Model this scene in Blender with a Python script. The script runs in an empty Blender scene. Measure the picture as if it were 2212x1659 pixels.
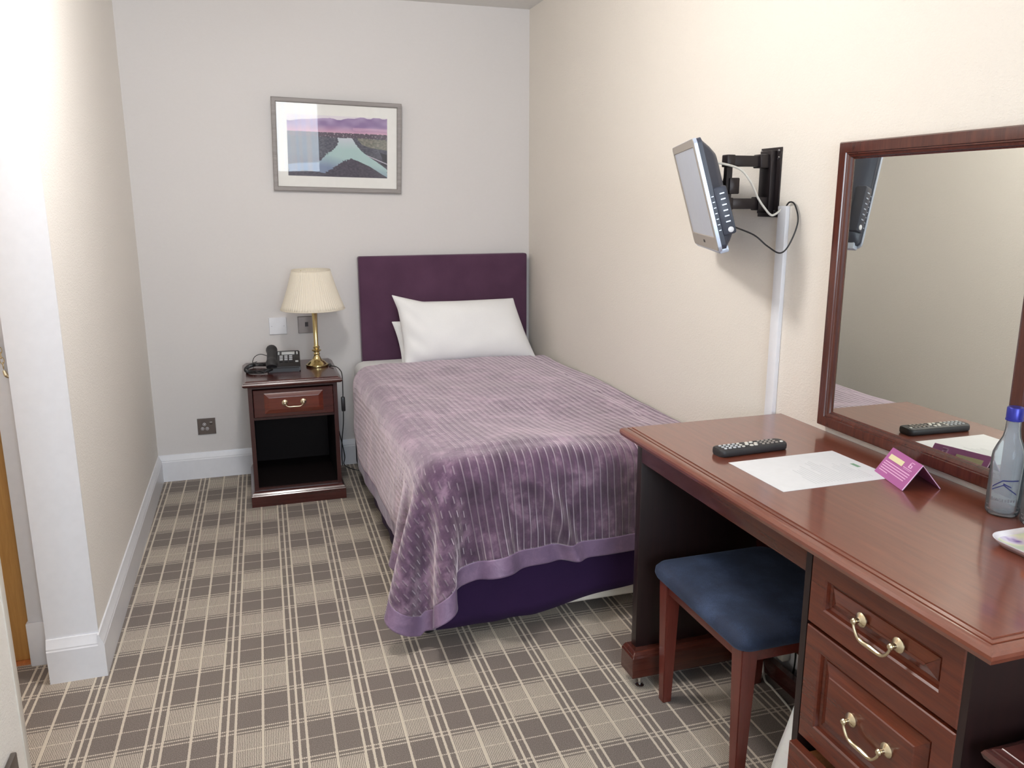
import bpy, bmesh, math, random
import numpy as np
from mathutils import Vector, Matrix, noise
random.seed(7)
C = bpy.context.scene.collection
PI = math.pi
# ---------------- measured room (metres) ----------------
XR = 1.452; XW = -0.503; YB = 4.255; YF = 2.46; ZC = 2.33; ZD = 0.769
YN = 1.70      # end of the nearer left wall
YK = -1.7      # window wall behind the camera

# ---------------- node helpers ----------------
def s2l(c):
    return tuple(((v/255)/12.92 if v/255 <= .04045 else (((v/255)+.055)/1.055)**2.4) for v in c)
def rgb(r, g, b): return (*s2l((r, g, b)), 1)
class N:
    def __init__(s, name):
        s.m = bpy.data.materials.new(name); s.m.use_nodes = True
        s.t = s.m.node_tree; s.b = s.t.nodes['Principled BSDF']; s.o = s.t.nodes['Material Output']
    def n(s, typ, **k):
        x = s.t.nodes.new(typ)
        for a, v in k.items(): setattr(x, a, v)
        return x
    def l(s, a, b): s.t.links.new(a, b)
    def set(s, inp, v):
        if hasattr(v, 'is_output') or isinstance(v, bpy.types.NodeSocket): s.l(v, inp)
        else: inp.default_value = v
    def math(s, op, a, b=0.0, c=None):
        x = s.n('ShaderNodeMath', operation=op)
        s.set(x.inputs[0], a); s.set(x.inputs[1], b)
        if c is not None: s.set(x.inputs[2], c)
        return x.outputs[0]
    def mix(s, f, a, b, mode='MIX'):
        x = s.n('ShaderNodeMix', data_type='RGBA', blend_type=mode)
        s.set(x.inputs[0], f); s.set(x.inputs[6], a); s.set(x.inputs[7], b)
        return x.outputs[2]
    def coord(s, kind='Object'): return s.n('ShaderNodeTexCoord').outputs[kind]
    def mapped(s, scale, kind='Object', rot=(0, 0, 0)):
        x = s.n('ShaderNodeMapping'); s.l(s.coord(kind), x.inputs[0])
        x.inputs['Scale'].default_value = scale; x.inputs['Rotation'].default_value = rot
        return x.outputs[0]
    def noise(s, vec, scale=5, detail=3, rough=.5, dist=0):
        x = s.n('ShaderNodeTexNoise'); s.l(vec, x.inputs['Vector'])
        x.inputs['Scale'].default_value = scale; x.inputs['Detail'].default_value = detail
        x.inputs['Roughness'].default_value = rough; x.inputs['Distortion'].default_value = dist
        return x.outputs['Fac']
    def ramp(s, f, stops):
        x = s.n('ShaderNodeValToRGB'); s.set(x.inputs[0], f)
        while len(x.color_ramp.elements) < len(stops): x.color_ramp.elements.new(.5)
        for e, (p, c) in zip(x.color_ramp.elements, stops): e.position = p; e.color = c
        return x.outputs[0]
    def bump(s, h, strength=.3, dist=.002):
        x = s.n('ShaderNodeBump'); x.inputs['Strength'].default_value = strength
        x.inputs['Distance'].default_value = dist; s.l(h, x.inputs['Height'])
        s.l(x.outputs[0], s.b.inputs['Normal']); return x
    def p(s, **k):
        for a, v in k.items():
            s.set(s.b.inputs[a.replace('_', ' ')], v)
        return s
def plain(name, col, rough=.5, metal=0, **k):
    m = N(name); m.p(Base_Color=col, Roughness=rough, Metallic=metal, **k)
    f = m.noise(m.coord(), 40, 2)
    m.l(m.mix(1.0, col, m.ramp(f, [(0, (.93, .93, .93, 1)), (1, (1, 1, 1, 1))]), 'MULTIPLY'), m.b.inputs['Base Color'])
    return m.m

# ---------------- materials ----------------
def wallpaper(name, col, strength, scale):
    m = N(name)
    v = m.mapped((1, 1, 1.6))
    f = m.noise(v, scale, 4, .6, .6)
    m.p(Roughness=.75, Specular_IOR_Level=.25)
    g = m.noise(m.coord(), 1.3, 2)
    c = m.mix(1.0, col, m.ramp(m.math('ADD', m.math('MULTIPLY', f, .5), m.math('MULTIPLY', g, .5)), [(.2, (.955, .95, .945, 1)), (.8, (1, 1, 1, 1))]), 'MULTIPLY')
    m.l(c, m.b.inputs['Base Color']); m.bump(f, strength, .0022)
    return m.m
M = {}
M['paper_warm'] = wallpaper('textured cream wallpaper', rgb(234, 227, 217), .75, 120)
M['paper_left'] = wallpaper('textured beige wallpaper', rgb(246, 241, 234), .8, 120)
M['paint_grey'] = wallpaper('smooth grey white paint', rgb(219, 215, 213), .12, 60)
M['paint_white'] = plain('white gloss paint', rgb(234, 234, 238), .32)
M['strip'] = plain('cream corner paint', rgb(226, 219, 208), .5)
M['ceiling'] = plain('matt ceiling paint', rgb(234, 232, 228), .8)

def wood(name, dark, light, axis, rough=.26, coat=.35, bump=.03):
    m = N(name)
    sc = {'X': (1.4, 26, 26), 'Y': (26, 1.4, 26), 'Z': (26, 26, 1.4)}[axis]
    f = m.noise(m.mapped(sc), 2.2, 5, .62, 1.0)
    f2 = m.noise(m.mapped(tuple(6*k for k in sc)), 3, 2)
    h = m.math('ADD', m.math('MULTIPLY', f, .75), m.math('MULTIPLY', f2, .25))
    m.l(m.ramp(h, [(.3, dark), (.7, light)]), m.b.inputs['Base Color'])
    m.p(Roughness=rough, Coat_Weight=coat, Coat_Roughness=.12)
    m.bump(f2, bump, .001)
    return m.m
DK, LT = rgb(62, 30, 24), rgb(92, 46, 35)
M['wood_y'] = wood('mahogany grain along', rgb(104, 50, 34), rgb(126, 67, 47), 'Y', .3, 1.0, .004)
M['wood_x'] = wood('mahogany grain across', DK, LT, 'X')
M['wood_z'] = wood('mahogany grain upright', DK, LT, 'Z')
M['wood_h'] = wood('mahogany grain lengthwise', DK, rgb(90, 44, 32), 'Y')
M['wood_drawer'] = wood('red mahogany drawer face', rgb(76, 31, 19), rgb(104, 46, 28), 'Y', .25, .4)
M['wood_drawer_x'] = wood('red mahogany drawer face across', rgb(84, 36, 26), rgb(112, 50, 36), 'X', .22, .5)
M['wood_dark_x'] = wood('dark mahogany across', rgb(52, 22, 20), rgb(80, 36, 32), 'X', .25, .4)
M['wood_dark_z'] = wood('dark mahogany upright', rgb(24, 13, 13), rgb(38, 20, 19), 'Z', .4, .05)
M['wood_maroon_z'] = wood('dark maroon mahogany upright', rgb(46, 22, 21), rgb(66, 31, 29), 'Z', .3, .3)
M['niche'] = plain('painted shade inside cabinet', rgb(22, 15, 15), .6, 0, Specular_IOR_Level=.2)  # near-black colour stands in for the shade inside the cabinet
M['wood_bare'] = wood('bare orange timber', rgb(168, 96, 52), rgb(205, 130, 78), 'Y', .55, 0)
M['wood_stool'] = wood('red stained beech', rgb(88, 36, 28), rgb(112, 50, 40), 'Z', .35, .25)
M['wood_stool_h'] = wood('red stained beech rail', rgb(88, 36, 28), rgb(112, 50, 40), 'Y', .35, .25)
M['oak'] = wood('golden oak veneer', rgb(178, 128, 66), rgb(206, 156, 90), 'Z', .4, .15)
M['brass'] = plain('polished brass', rgb(206, 186, 134), .18, 1)
M['brass_pale'] = plain('pale worn brass', rgb(226, 212, 180), .26, 1)
M['steel'] = plain('brushed steel', rgb(128, 120, 116), .32, 1)
M['chrome'] = plain('chrome', rgb(210, 210, 212), .15, 1)
M['black'] = plain('black satin plastic', rgb(30, 29, 31), .38)
M['black_dull'] = plain('dull charcoal plastic', rgb(44, 43, 45), .55)
M['black_metal'] = plain('black powder coated steel', rgb(40, 33, 34), .35, .3)
M['tv_back'] = plain('dark slate plastic casing', rgb(58, 62, 76), .42)
M['tv_silver'] = plain('silver plastic band', rgb(196, 206, 224), .28, .3)
M['tv_bezel'] = plain('grey plastic bezel', rgb(158, 150, 142), .4)
M['tv_screen'] = plain('lcd in wall reflection colour', rgb(140, 128, 112), .3, 0, Specular_IOR_Level=.4)  # beige of the reflected wall painted in as the screen's base colour
M['white_plastic'] = plain('white plastic', rgb(232, 232, 236), .35)
M['grey_plastic'] = plain('pale grey plastic', rgb(200, 202, 205), .4)
M['lcd'] = plain('grey lcd window', rgb(196, 200, 200), .3)
M['cable_white'] = plain('cream white flex', rgb(222, 218, 208), .45)
M['purple_dark'] = None

def fabric(name, c1, c2, scale=900, sheen=.3, rough=.9, bump=.25):
    m = N(name)
    f = m.noise(m.coord(), scale, 2); g = m.noise(m.coord(), 6, 3)
    h = m.math('ADD', m.math('MULTIPLY', f, .5), m.math('MULTIPLY', g, .5))
    m.l(m.ramp(h, [(.3, c1), (.7, c2)]), m.b.inputs['Base Color'])
    m.p(Roughness=rough, Sheen_Weight=sheen, Sheen_Roughness=.4, Specular_IOR_Level=.2)
    m.bump(f, bump, .0006)
    return m.m
M['headboard'] = fabric('plum woven fabric', rgb(72, 46, 66), rgb(92, 62, 84))
M['divan'] = fabric('deep violet divan fabric', rgb(46, 28, 62), rgb(56, 34, 72), 900, .04)
M['linen'] = fabric('white cotton', rgb(232, 231, 230), rgb(242, 241, 240), 700, .1)
M['lining'] = fabric('cream divan lining', rgb(214, 210, 200), rgb(226, 222, 212), 300, .1)
M['blue_seat'] = None
m = N('navy velour')
f = m.noise(m.coord(), 8, 4, .6); g = m.noise(m.coord(), 500, 2)
m.l(m.ramp(m.math('ADD', m.math('MULTIPLY', f, .7), m.math('MULTIPLY', g, .3)), [(.3, rgb(26, 33, 50)), (.52, rgb(36, 47, 70)), (.72, rgb(62, 78, 108))]), m.b.inputs['Base Color'])
m.p(Roughness=.85, Sheen_Weight=.25, Sheen_Roughness=.35, Sheen_Tint=rgb(130, 155, 200)); m.bump(g, .2, .0008)
M['blue_seat'] = m.m

# bedspread: velvet with pin tucks running along the bed (UV in metres)
def bedspread_mat(name, tucks):
    m = N(name)
    uv = m.n('ShaderNodeUVMap'); uv.uv_map = 'UVMap'
    sep = m.n('ShaderNodeSeparateXYZ'); m.l(uv.outputs[0], sep.inputs[0])
    crum = m.ramp(m.noise(uv.outputs[0], 13, 3, .6, 1.2), [(.42, (.08, .08, .08, 1)), (.66, (.75, .75, .75, 1))])
    U, V = sep.outputs[0], sep.outputs[1]
    nap = m.noise(uv.outputs[0], 5.5, 5, .62, .8)
    nap2 = m.noise(uv.outputs[0], 26, 4, .6, .4)
    wav = m.math('MULTIPLY', m.math('SUBTRACT', m.noise(uv.outputs[0], 7, 2), .5), .008)
    t = m.math('FRACT', m.math('DIVIDE', m.math('ADD', U, wav), .0243))
    base = m.ramp(m.math('ADD', m.math('MULTIPLY', nap, .6), m.math('MULTIPLY', nap2, .4)),
                  [(.38, rgb(62, 42, 64)), (.5, rgb(90, 66, 90)), (.62, rgb(146, 118, 140))])
    if tucks:
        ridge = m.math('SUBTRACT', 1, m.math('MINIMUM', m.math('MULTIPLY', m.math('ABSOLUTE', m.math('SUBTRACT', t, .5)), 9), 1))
        side = m.math('GREATER_THAN', U, .93)       # left strip: tucks caught down by cross stitching
        dash = m.math('GREATER_THAN', m.math('SINE', m.math('ADD', m.math('MULTIPLY', V, 150), m.math('MULTIPLY', m.math('FLOOR', m.math('DIVIDE', U, .0243)), 2.1))), .0)
        keep = m.math('SUBTRACT', 1, m.math('MULTIPLY', side, m.math('SUBTRACT', 1, dash)))
        front = m.math('GREATER_THAN', V, 1.55)
        keep = m.math('MULTIPLY', keep, m.math('MAXIMUM', crum, front))
        r2 = m.math('MULTIPLY', ridge, keep)
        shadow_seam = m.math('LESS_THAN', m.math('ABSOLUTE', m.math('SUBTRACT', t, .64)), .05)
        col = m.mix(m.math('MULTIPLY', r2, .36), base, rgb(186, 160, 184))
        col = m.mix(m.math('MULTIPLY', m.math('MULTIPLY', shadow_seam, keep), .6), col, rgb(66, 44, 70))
        m.l(col, m.b.inputs['Base Color'])
        pil = m.math('MULTIPLY', m.math('SINE', m.math('MULTIPLY', t, PI)), .35)
        m.bump(m.math('ADD', m.math('ADD', r2, pil), m.math('MULTIPLY', nap2, .5)), .75, .006)
        m.p(Roughness=1.0, Sheen_Weight=1.0, Sheen_Roughness=.55, Sheen_Tint=rgb(246, 230, 236), Specular_IOR_Level=.08)
    else:
        m.l(m.mix(.6, base, rgb(150, 126, 158)), m.b.inputs['Base Color'])
        m.bump(nap2, .5, .006)
        m.p(Roughness=.45, Sheen_Weight=.3, Sheen_Roughness=.3)
    return m.m
M['spread'] = bedspread_mat('mauve velvet with pin tucks', True)
M['hem'] = bedspread_mat('mauve satin border', False)

# tartan loop carpet
def carpet():
    m = N('checked loop pile carpet')
    sep = m.n('ShaderNodeSeparateXYZ'); m.l(m.coord(), sep.inputs[0])
    x, y = sep.outputs[0], sep.outputs[1]
    cr = -.0153; c, s = math.cos(cr), math.sin(cr)
    wob = m.noise(m.coord(), 160, 1)
    wob = m.math('MULTIPLY', m.math('SUBTRACT', wob, .5), .0022)
    a = m.math('ADD', m.math('ADD', m.math('MULTIPLY', x, c), m.math('MULTIPLY', y, s)), wob)
    b = m.math('ADD', m.math('ADD', m.math('MULTIPLY', x, -s), m.math('MULTIPLY', y, c)), wob)
    P, Q, x0, y0 = .0906, .1668, -.0828, 2.0455
    i = m.math('DIVIDE', m.math('SUBTRACT', a, x0), P)          # odd = triple line, even = single
    j = m.math('DIVIDE', m.math('SUBTRACT', b, y0), Q)
    # distance to nearest even / odd line, in metres
    ie = m.math('MULTIPLY', m.math('ABSOLUTE', m.math('SUBTRACT', m.math('FRACT', m.math('ADD', m.math('DIVIDE', i, 2), .5)), .5)), 2*P)
    io = m.math('MULTIPLY', m.math('ABSOLUTE', m.math('SUBTRACT', m.math('FRACT', m.math('DIVIDE', i, 2)), .5)), 2*P)
    jb = m.math('MULTIPLY', m.math('ABSOLUTE', m.math('SUBTRACT', m.math('FRACT', m.math('ADD', j, .5)), .5)), Q)
    jm = m.math('MULTIPLY', m.math('ABSOLUTE', m.math('SUBTRACT', m.math('FRACT', j), .5)), Q)
    lt = lambda v, w: m.math('LESS_THAN', v, w)
    near = lambda v, d, w: lt(m.math('ABSOLUTE', m.math('SUBTRACT', v, d)), w)
    OR = lambda p, q: m.math('MAXIMUM', p, q)
    AND = lambda p, q: m.math('MULTIPLY', p, q)
    lines = OR(OR(lt(ie, .0034), lt(io, .0033)), near(io, .0202, .0033))
    trip = lt(io, .0235)
    pi_ = m.math('FLOOR', m.math('ADD', m.math('DIVIDE', i, 2), .5))
    par = m.math('ABSOLUTE', m.math('MODULO', m.math('ADD', m.math('ADD', pi_, m.math('FLOOR', j)), 400), 2))  # 0 dark block
    light = AND(m.math('GREATER_THAN', par, .5), m.math('SUBTRACT', 1, trip))
    band = lt(jb, .0160)
    light = AND(light, m.math('SUBTRACT', 1, band))
    fine = m.math('GREATER_THAN', m.math('SINE', m.math('MULTIPLY', a, 2*PI/.0043)), -.15)
    hl = OR(near(jb, .0074, .0027), lt(jm, .0019))
    dots = m.math('GREATER_THAN', m.math('SINE', m.math('MULTIPLY', a, 2*PI/.0052)), -.72)
    hl = AND(hl, dots)
    sp = m.noise(m.coord(), 520, 2, .7)
    patch = m.noise(m.coord(), 1.6, 2)
    darkc = m.ramp(sp, [(.35, rgb(92, 83, 77)), (.52, rgb(126, 116, 109)), (.68, rgb(158, 148, 140))])
    cream = m.ramp(sp, [(.3, rgb(202, 189, 170)), (.7, rgb(226, 216, 200))])
    lightc = m.mix(m.math('MULTIPLY', fine, .85), darkc, cream)
    col = m.mix(light, darkc, lightc)
    col = m.mix(m.math('MULTIPLY', hl, .85), col, cream)
    col = m.mix(m.math('MULTIPLY', lines, .92), col, cream)
    col = m.mix(1.0, col, m.ramp(patch, [(.3, (.93, .92, .93, 1)), (.7, (1, 1, .99, 1))]), 'MULTIPLY')
    m.l(col, m.b.inputs['Base Color'])
    m.p(Roughness=.95, Specular_IOR_Level=.1, Sheen_Weight=.1)
    m.bump(m.math('ADD', sp, m.math('MULTIPLY', OR(lines, hl), .6)), .5, .002)
    return m.m
M['carpet'] = carpet()
# lamp shade
m = N('cream pleated shade fabric'); m.p(Base_Color=rgb(250, 243, 228), Roughness=.8)
tr = m.n('ShaderNodeBsdfTranslucent'); tr.inputs[0].default_value = rgb(250, 238, 216)
mx = m.n('ShaderNodeMixShader'); mx.inputs[0].default_value = .3
m.l(m.b.outputs[0], mx.inputs[1]); m.l(tr.outputs[0], mx.inputs[2]); m.l(mx.outputs[0], m.o.inputs[0])
w = m.noise(m.mapped((60, 60, 1)), 3, 2); m.bump(w, .15, .001)
M['shade'] = m.m
m = N('clear picture glass'); m.p(Base_Color=(1, 1, 1, 1), Roughness=.02)
g = m.n('ShaderNodeBsdfGlossy'); g.inputs['Roughness'].default_value = .01
t = m.n('ShaderNodeBsdfTransparent'); fr = m.n('ShaderNodeLayerWeight'); fr.inputs[0].default_value = .5
k_ = m.math('ADD', m.math('MULTIPLY', m.math('POWER', fr.outputs['Facing'], 5), .5), .014)
mx = m.n('ShaderNodeMixShader'); m.l(k_, mx.inputs[0]); m.l(t.outputs[0], mx.inputs[1]); m.l(g.outputs[0], mx.inputs[2]); m.l(mx.outputs[0], m.o.inputs[0])
M['pic_glass'] = m.m
m = N('mirror silvering'); m.p(Base_Color=rgb(240, 241, 234), Metallic=1, Roughness=.012); M['mirror'] = m.m
m = N('clear bottle glass')
g = m.n('ShaderNodeBsdfGlossy'); g.inputs['Roughness'].default_value = .03
t = m.n('ShaderNodeBsdfTransparent'); t.inputs[0].default_value = rgb(244, 248, 250); fr = m.n('ShaderNodeLayerWeight'); fr.inputs[0].default_value = .12
dfu = m.n('ShaderNodeBsdfDiffuse'); dfu.inputs[0].default_value = rgb(225, 230, 236); ms = m.n('ShaderNodeMixShader'); ms.inputs[0].default_value = .15
m.l(t.outputs[0], ms.inputs[1]); m.l(dfu.outputs[0], ms.inputs[2])
mx = m.n('ShaderNodeMixShader'); m.l(fr.outputs['Fresnel'], mx.inputs[0]); m.l(ms.outputs[0], mx.inputs[1]); m.l(g.outputs[0], mx.inputs[2]); m.l(mx.outputs[0], m.o.inputs[0]); M['glass'] = m.m
M['cap_blue'] = plain('blue bottle cap', rgb(48, 52, 150), .3, .4)
M['label_clear'] = plain('frosted bottle label', rgb(205, 208, 214), .4)
M['ink_blue'] = plain('navy printing ink', rgb(34, 38, 96), .5)
M['ink_grey'] = plain('grey printing ink', rgb(120, 118, 122), .6)
M['ink_dark'] = plain('dark printing ink', rgb(60, 56, 58), .6)
M['ink_green'] = plain('green printing ink', rgb(120, 160, 130), .6)
M['paper'] = plain('white printer paper', rgb(238, 238, 240), .7)
M['card_purple'] = plain('magenta purple card', rgb(176, 96, 156), .4)
M['card_pink'] = plain('pink card lettering', rgb(236, 190, 222), .5)
M['card_yellow'] = plain('pale yellow sticker', rgb(232, 222, 178), .5)
M['card_inside'] = plain('mauve card inside', rgb(120, 96, 122), .6)
M['terracotta'] = plain('terracotta', rgb(200, 122, 72), .8)
M['bag'] = None
m = N('thin white polythene'); m.p(Base_Color=rgb(232, 234, 234), Roughness=.35, Subsurface_Weight=.1); m.bump(m.noise(m.coord(), 18, 5, .6, 1), .5, .01); M['bag'] = m.m
# tray print
m = N('melamine tray with leaf print')
v = m.mapped((9, 9, 9)); f = m.noise(v, 1.0, 3, .5, 1.4)
m.l(m.ramp(f, [(.3, rgb(232, 236, 214)), (.42, rgb(196, 214, 190)), (.5, rgb(228, 232, 204)), (.58, rgb(214, 206, 226)), (.64, rgb(128, 96, 168)), (.72, rgb(226, 220, 236))]), m.b.inputs['Base Color'])
m.p(Roughness=.25); M['tray'] = m.m
M['tray_rim'] = plain('white melamine rim', rgb(236, 234, 240), .25)
M['frame_grey'] = wood('grey washed timber frame', rgb(126, 120, 118), rgb(158, 151, 147), 'X', .5, 0)
M['mat'] = plain('ivory mount board', rgb(240, 238, 233), .8)

# ---------------- mesh helpers ----------------
def finish(name, bm, mat, parent=None, origin=None, smooth=35, local=False):
    me = bpy.data.meshes.new(name)
    bmesh.ops.recalc_face_normals(bm, faces=bm.faces)
    bm.to_mesh(me); bm.free()
    if mat: me.materials.append(mat)
    o = bpy.data.objects.new(name, me); C.objects.link(o)
    if smooth:
        for p in me.polygons: p.use_smooth = True
        me.set_sharp_from_angle(angle=math.radians(smooth))
    if parent is not None:
        o.parent = parent
        if not local:
            w = Vector((0, 0, 0)); q = parent
            while q is not None: w += q.location; q = q.parent
            me.transform(Matrix.Translation(-w))
    return o
def thing(name, label, cat, loc=(0, 0, 0), rotz=0, group=None):
    o = bpy.data.objects.new(name, None); C.objects.link(o)
    o.location = loc; o.rotation_euler = (0, 0, rotz); o.empty_display_size = .05
    o['label'] = label; o['category'] = cat
    if group: o['group'] = group
    return o
def tag(o, label, cat, group=None):
    o['label'] = label; o['category'] = cat
    if group: o['group'] = group
    return o
def struct(name, bm, mat, label=None, smooth=35):
    o = finish(name, bm, mat, smooth=smooth); o['kind'] = 'structure'
    if label: o['label'] = label
    return o
def B(): return bmesh.new()
def box(bm, x0, x1, y0, y1, z0, z1, bev=0, seg=2):
    vs = [bm.verts.new((x, y, z)) for x in (x0, x1) for y in (y0, y1) for z in (z0, z1)]
    fs = [(0, 1, 3, 2), (4, 6, 7, 5), (0, 4, 5, 1), (2, 3, 7, 6), (0, 2, 6, 4), (1, 5, 7, 3)]
    faces = [bm.faces.new([vs[i] for i in f]) for f in fs]
    if bev:
        es = list({e for f in faces for e in f.edges})
        bmesh.ops.bevel(bm, geom=es, offset=bev, segments=seg, affect='EDGES', profile=.5)
    return bm
def bx(*a, **k): return box(B(), *a, **k)
def loft(bm, loops, cap0=True, cap1=True, closed=True, T=None):
    rows = []
    for lp in loops:
        rows.append([bm.verts.new(T @ Vector(p) if T else p) for p in lp])
    n = len(rows[0])
    for a, b in zip(rows, rows[1:]):
        for i in range(n if closed else n-1):
            k = (i+1) % n
            bm.faces.new((a[i], a[k], b[k], b[i]))
    if cap0: bm.faces.new(rows[0][::-1])
    if cap1: bm.faces.new(rows[-1])
    return bm
def slab(bm, x0, x1, y0, y1, prof, mask=(1, 1, 1, 1), T=None, caps=(True, True)):
    """stack of rectangles: prof = [(outward offset, height)...]; mask = which sides move (x0,x1,y0,y1)"""
    loops = []
    for o, z in prof:
        a, b, c, d = x0-o*mask[0], x1+o*mask[1], y0-o*mask[2], y1+o*mask[3]
        loops.append([(a, c, z), (b, c, z), (b, d, z), (a, d, z)])
    return loft(bm, loops, caps[0], caps[1], T=T)
def lathe(bm, prof, cx=0, cy=0, n=32, T=None, caps=(True, True)):
    loops = [[(cx+r*math.cos(2*PI*i/n), cy+r*math.sin(2*PI*i/n), z) for i in range(n)] for r, z in prof]
    return loft(bm, loops, caps[0], caps[1], T=T)
def smooth_path(pts, sub=8):
    P = [Vector(p) for p in pts]; out = []
    for i in range(len(P)-1):
        p0 = P[max(i-1, 0)]; p1 = P[i]; p2 = P[i+1]; p3 = P[min(i+2, len(P)-1)]
        for k in range(sub):
            t = k/sub
            out.append(.5*((2*p1)+(-p0+p2)*t+(2*p0-5*p1+4*p2-p3)*t*t+(-p0+3*p1-3*p2+p3)*t**3))
    out.append(P[-1]); return out
def tube(bm, pts, r, n=10, sub=8, smooth=True, T=None):
    P = smooth_path(pts, sub) if smooth else [Vector(p) for p in pts]
    rs = r if isinstance(r, (list, tuple)) else [r]*len(pts)
    def rad(k):
        f = k/(len(P)-1)*(len(rs)-1); i = min(int(f), len(rs)-2); return rs[i]+(rs[i+1]-rs[i])*(f-i)
    up = Vector((0, 0, 1)); loops = []; prev = None
    for k, p in enumerate(P):
        t = (P[min(k+1, len(P)-1)]-P[max(k-1, 0)])
        t = t.normalized() if t.length > 1e-9 else Vector((0, 0, 1))
        if prev is None:
            a = t.cross(up)
            if a.length < .1: a = t.cross(Vector((1, 0, 0)))
        else: a = prev-t*prev.dot(t)
        a.normalize(); prev = a; b = t.cross(a); q = rad(k)
        loops.append([tuple(p+a*math.cos(2*PI*i/n)*q+b*math.sin(2*PI*i/n)*q) for i in range(n)])
    return loft(bm, loops, T=T)
def addmod_bevel(o, w, seg=2):
    md = o.modifiers.new('bevel', 'BEVEL'); md.width = w; md.segments = seg; md.limit_method = 'ANGLE'; md.angle_limit = math.radians(40)
    return o
def frame_T(origin, ex, ey, ez):
    T = Matrix.Identity(4)
    for i, e in enumerate((ex, ey, ez)):
        for k in range(3): T[k][i] = e[k]
    for k in range(3): T[k][3] = origin[k]
    return T

# ---------------- the room ----------------
XL = -1.65
struct('floor', bx(XL, XR+.2, YK-.2, YB+.2, -.05, 0), M['carpet'], 'brown and cream checked loop pile carpet')
struct('ceiling', bx(XL, XR+.2, YK-.2, YB+.2, ZC, ZC+.1), M['ceiling'])
struct('wall_back', bx(XW-.2, XR+.2, YB, YB+.12, 0, ZC), M['paint_grey'], 'pale grey painted wall behind the bed')
struct('wall_right', bx(XR, XR+.12, YK-.1, YB, 0, ZC), M['paper_warm'], 'cream textured wallpaper on the wall beside the desk')
struct('wall_left', bx(XW-.137, XW, YF+.004, YB, 0, ZC), M['paper_left'], 'beige textured wallpaper left of the bed')
struct('trim_1', bx(XW-.137, XW+.0015, YF, YF+.0045, 0, ZC), M['paint_white'], 'white painted end of the left wall')
struct('wall_entrance', bx(XL, XW, YK-.1, YN, 0, ZC), M['paper_left'], 'near left wall with rough wallpaper')
struct('trim_2', bx(XW-.02, XW+.003, YN-.022, YN+.003, 0, ZC, bev=.002), M['strip'], 'painted corner strip on the near left wall')
# casing and door in the recess on the left
DY = 2.57
bm = bx(-.71, -.645, DY, DY+.06, .142, ZC-.12, bev=.004); box(bm, -.71, -.64, DY+.012, 2.70, 0, ZC)
struct('trim_3', bm, M['paint_white'], 'white door casing in the recess')
struct('trim_4', bx(-.716, -.641, DY-.006, DY+.06, 0, .142, bev=.004), M['paint_white'], 'white plinth block of the door casing')
struct('wall_recess', bx(XL, -.6, 2.70, 2.80, 0, ZC), M['paint_grey'])
struct('wall_hall', bx(XL-.1, XL, YN-.1, 2.8, 0, ZC), M['paper_left'])
d = struct('door_1', bx(-1.5, -.713, DY+.03, DY+.07, .008, 2.02, bev=.002), M['oak'], 'golden oak veneered door')
struct('trim_5', bx(-1.5, -.71, DY+.012, DY+.07, 0, .007), M['wood_bare'], 'timber threshold under the oak door')
# door chain
t = thing('door_chain', 'short brass door chain hanging on the white casing', 'chain', (-.69, DY-.01, 1.03))
bm = B(); lathe(bm, [(.009, 0), (.009, .012)], T=frame_T((-.69, DY, 1.03), (1, 0, 0), (0, 0, 1), (0, -1, 0)))
finish('anchor', bm, M['brass_pale'], t)
for k in range(7):
    z = 1.018-.0145*k; e = (1, 0, 0) if k % 2 else (.35, -.9, 0)
    e = Vector(e).normalized(); cpt = Vector((-.682+.001*k, DY-.0095, z))
    pts = [cpt+e*.0052*math.cos(a)+Vector((0, 0, .0098))*math.sin(a) for a in [2*PI*i/14 for i in range(15)]]
    finish('link', tube(B(), pts, .0013, 6, smooth=False), M['brass_pale'], t)
bm = B(); tube(bm, [(-.676, DY-.0095, .918), (-.672, DY-.0095, .904), (-.664, DY-.0095, .897)], [.004, .006, .004], 8)
finish('end_piece', bm, M['brass_pale'], t)

# skirting boards with a moulded top
def skirting(name, p0, p1, inward, h=.135, th=.017, label=None):
    p0 = Vector(p0); p1 = Vector(p1); n = Vector(inward)
    prof = [(0, 0), (th, 0), (th, h-.034), (th-.002, h-.030), (th-.002, h-.026), (th-.008, h-.012), (.006, h-.004), (.005, h), (0, h)]
    bm = B()
    loft(bm, [[tuple(p+n*a+Vector((0, 0, b))) for a, b in prof] for p in (p0, p1)])
    return struct(name, bm, M['paint_white'], label, smooth=20)
skirting('baseboard_back', (XW, YB, 0), (XR, YB, 0), (0, -1, 0), label='white skirting board behind the bed')
skirting('baseboard_left', (XW, YF-.0169, 0), (XW, YB-.017, 0), (1, 0, 0), label='white skirting board along the left wall')
skirting('baseboard_end', (XW-.137, YF+.0002, 0), (XW, YF+.0002, 0), (0, -1, 0), label='white skirting around the end of the left wall')
skirting('baseboard_right', (XR, YK, 0), (XR, YB-.017, 0), (-1, 0, 0))
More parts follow.
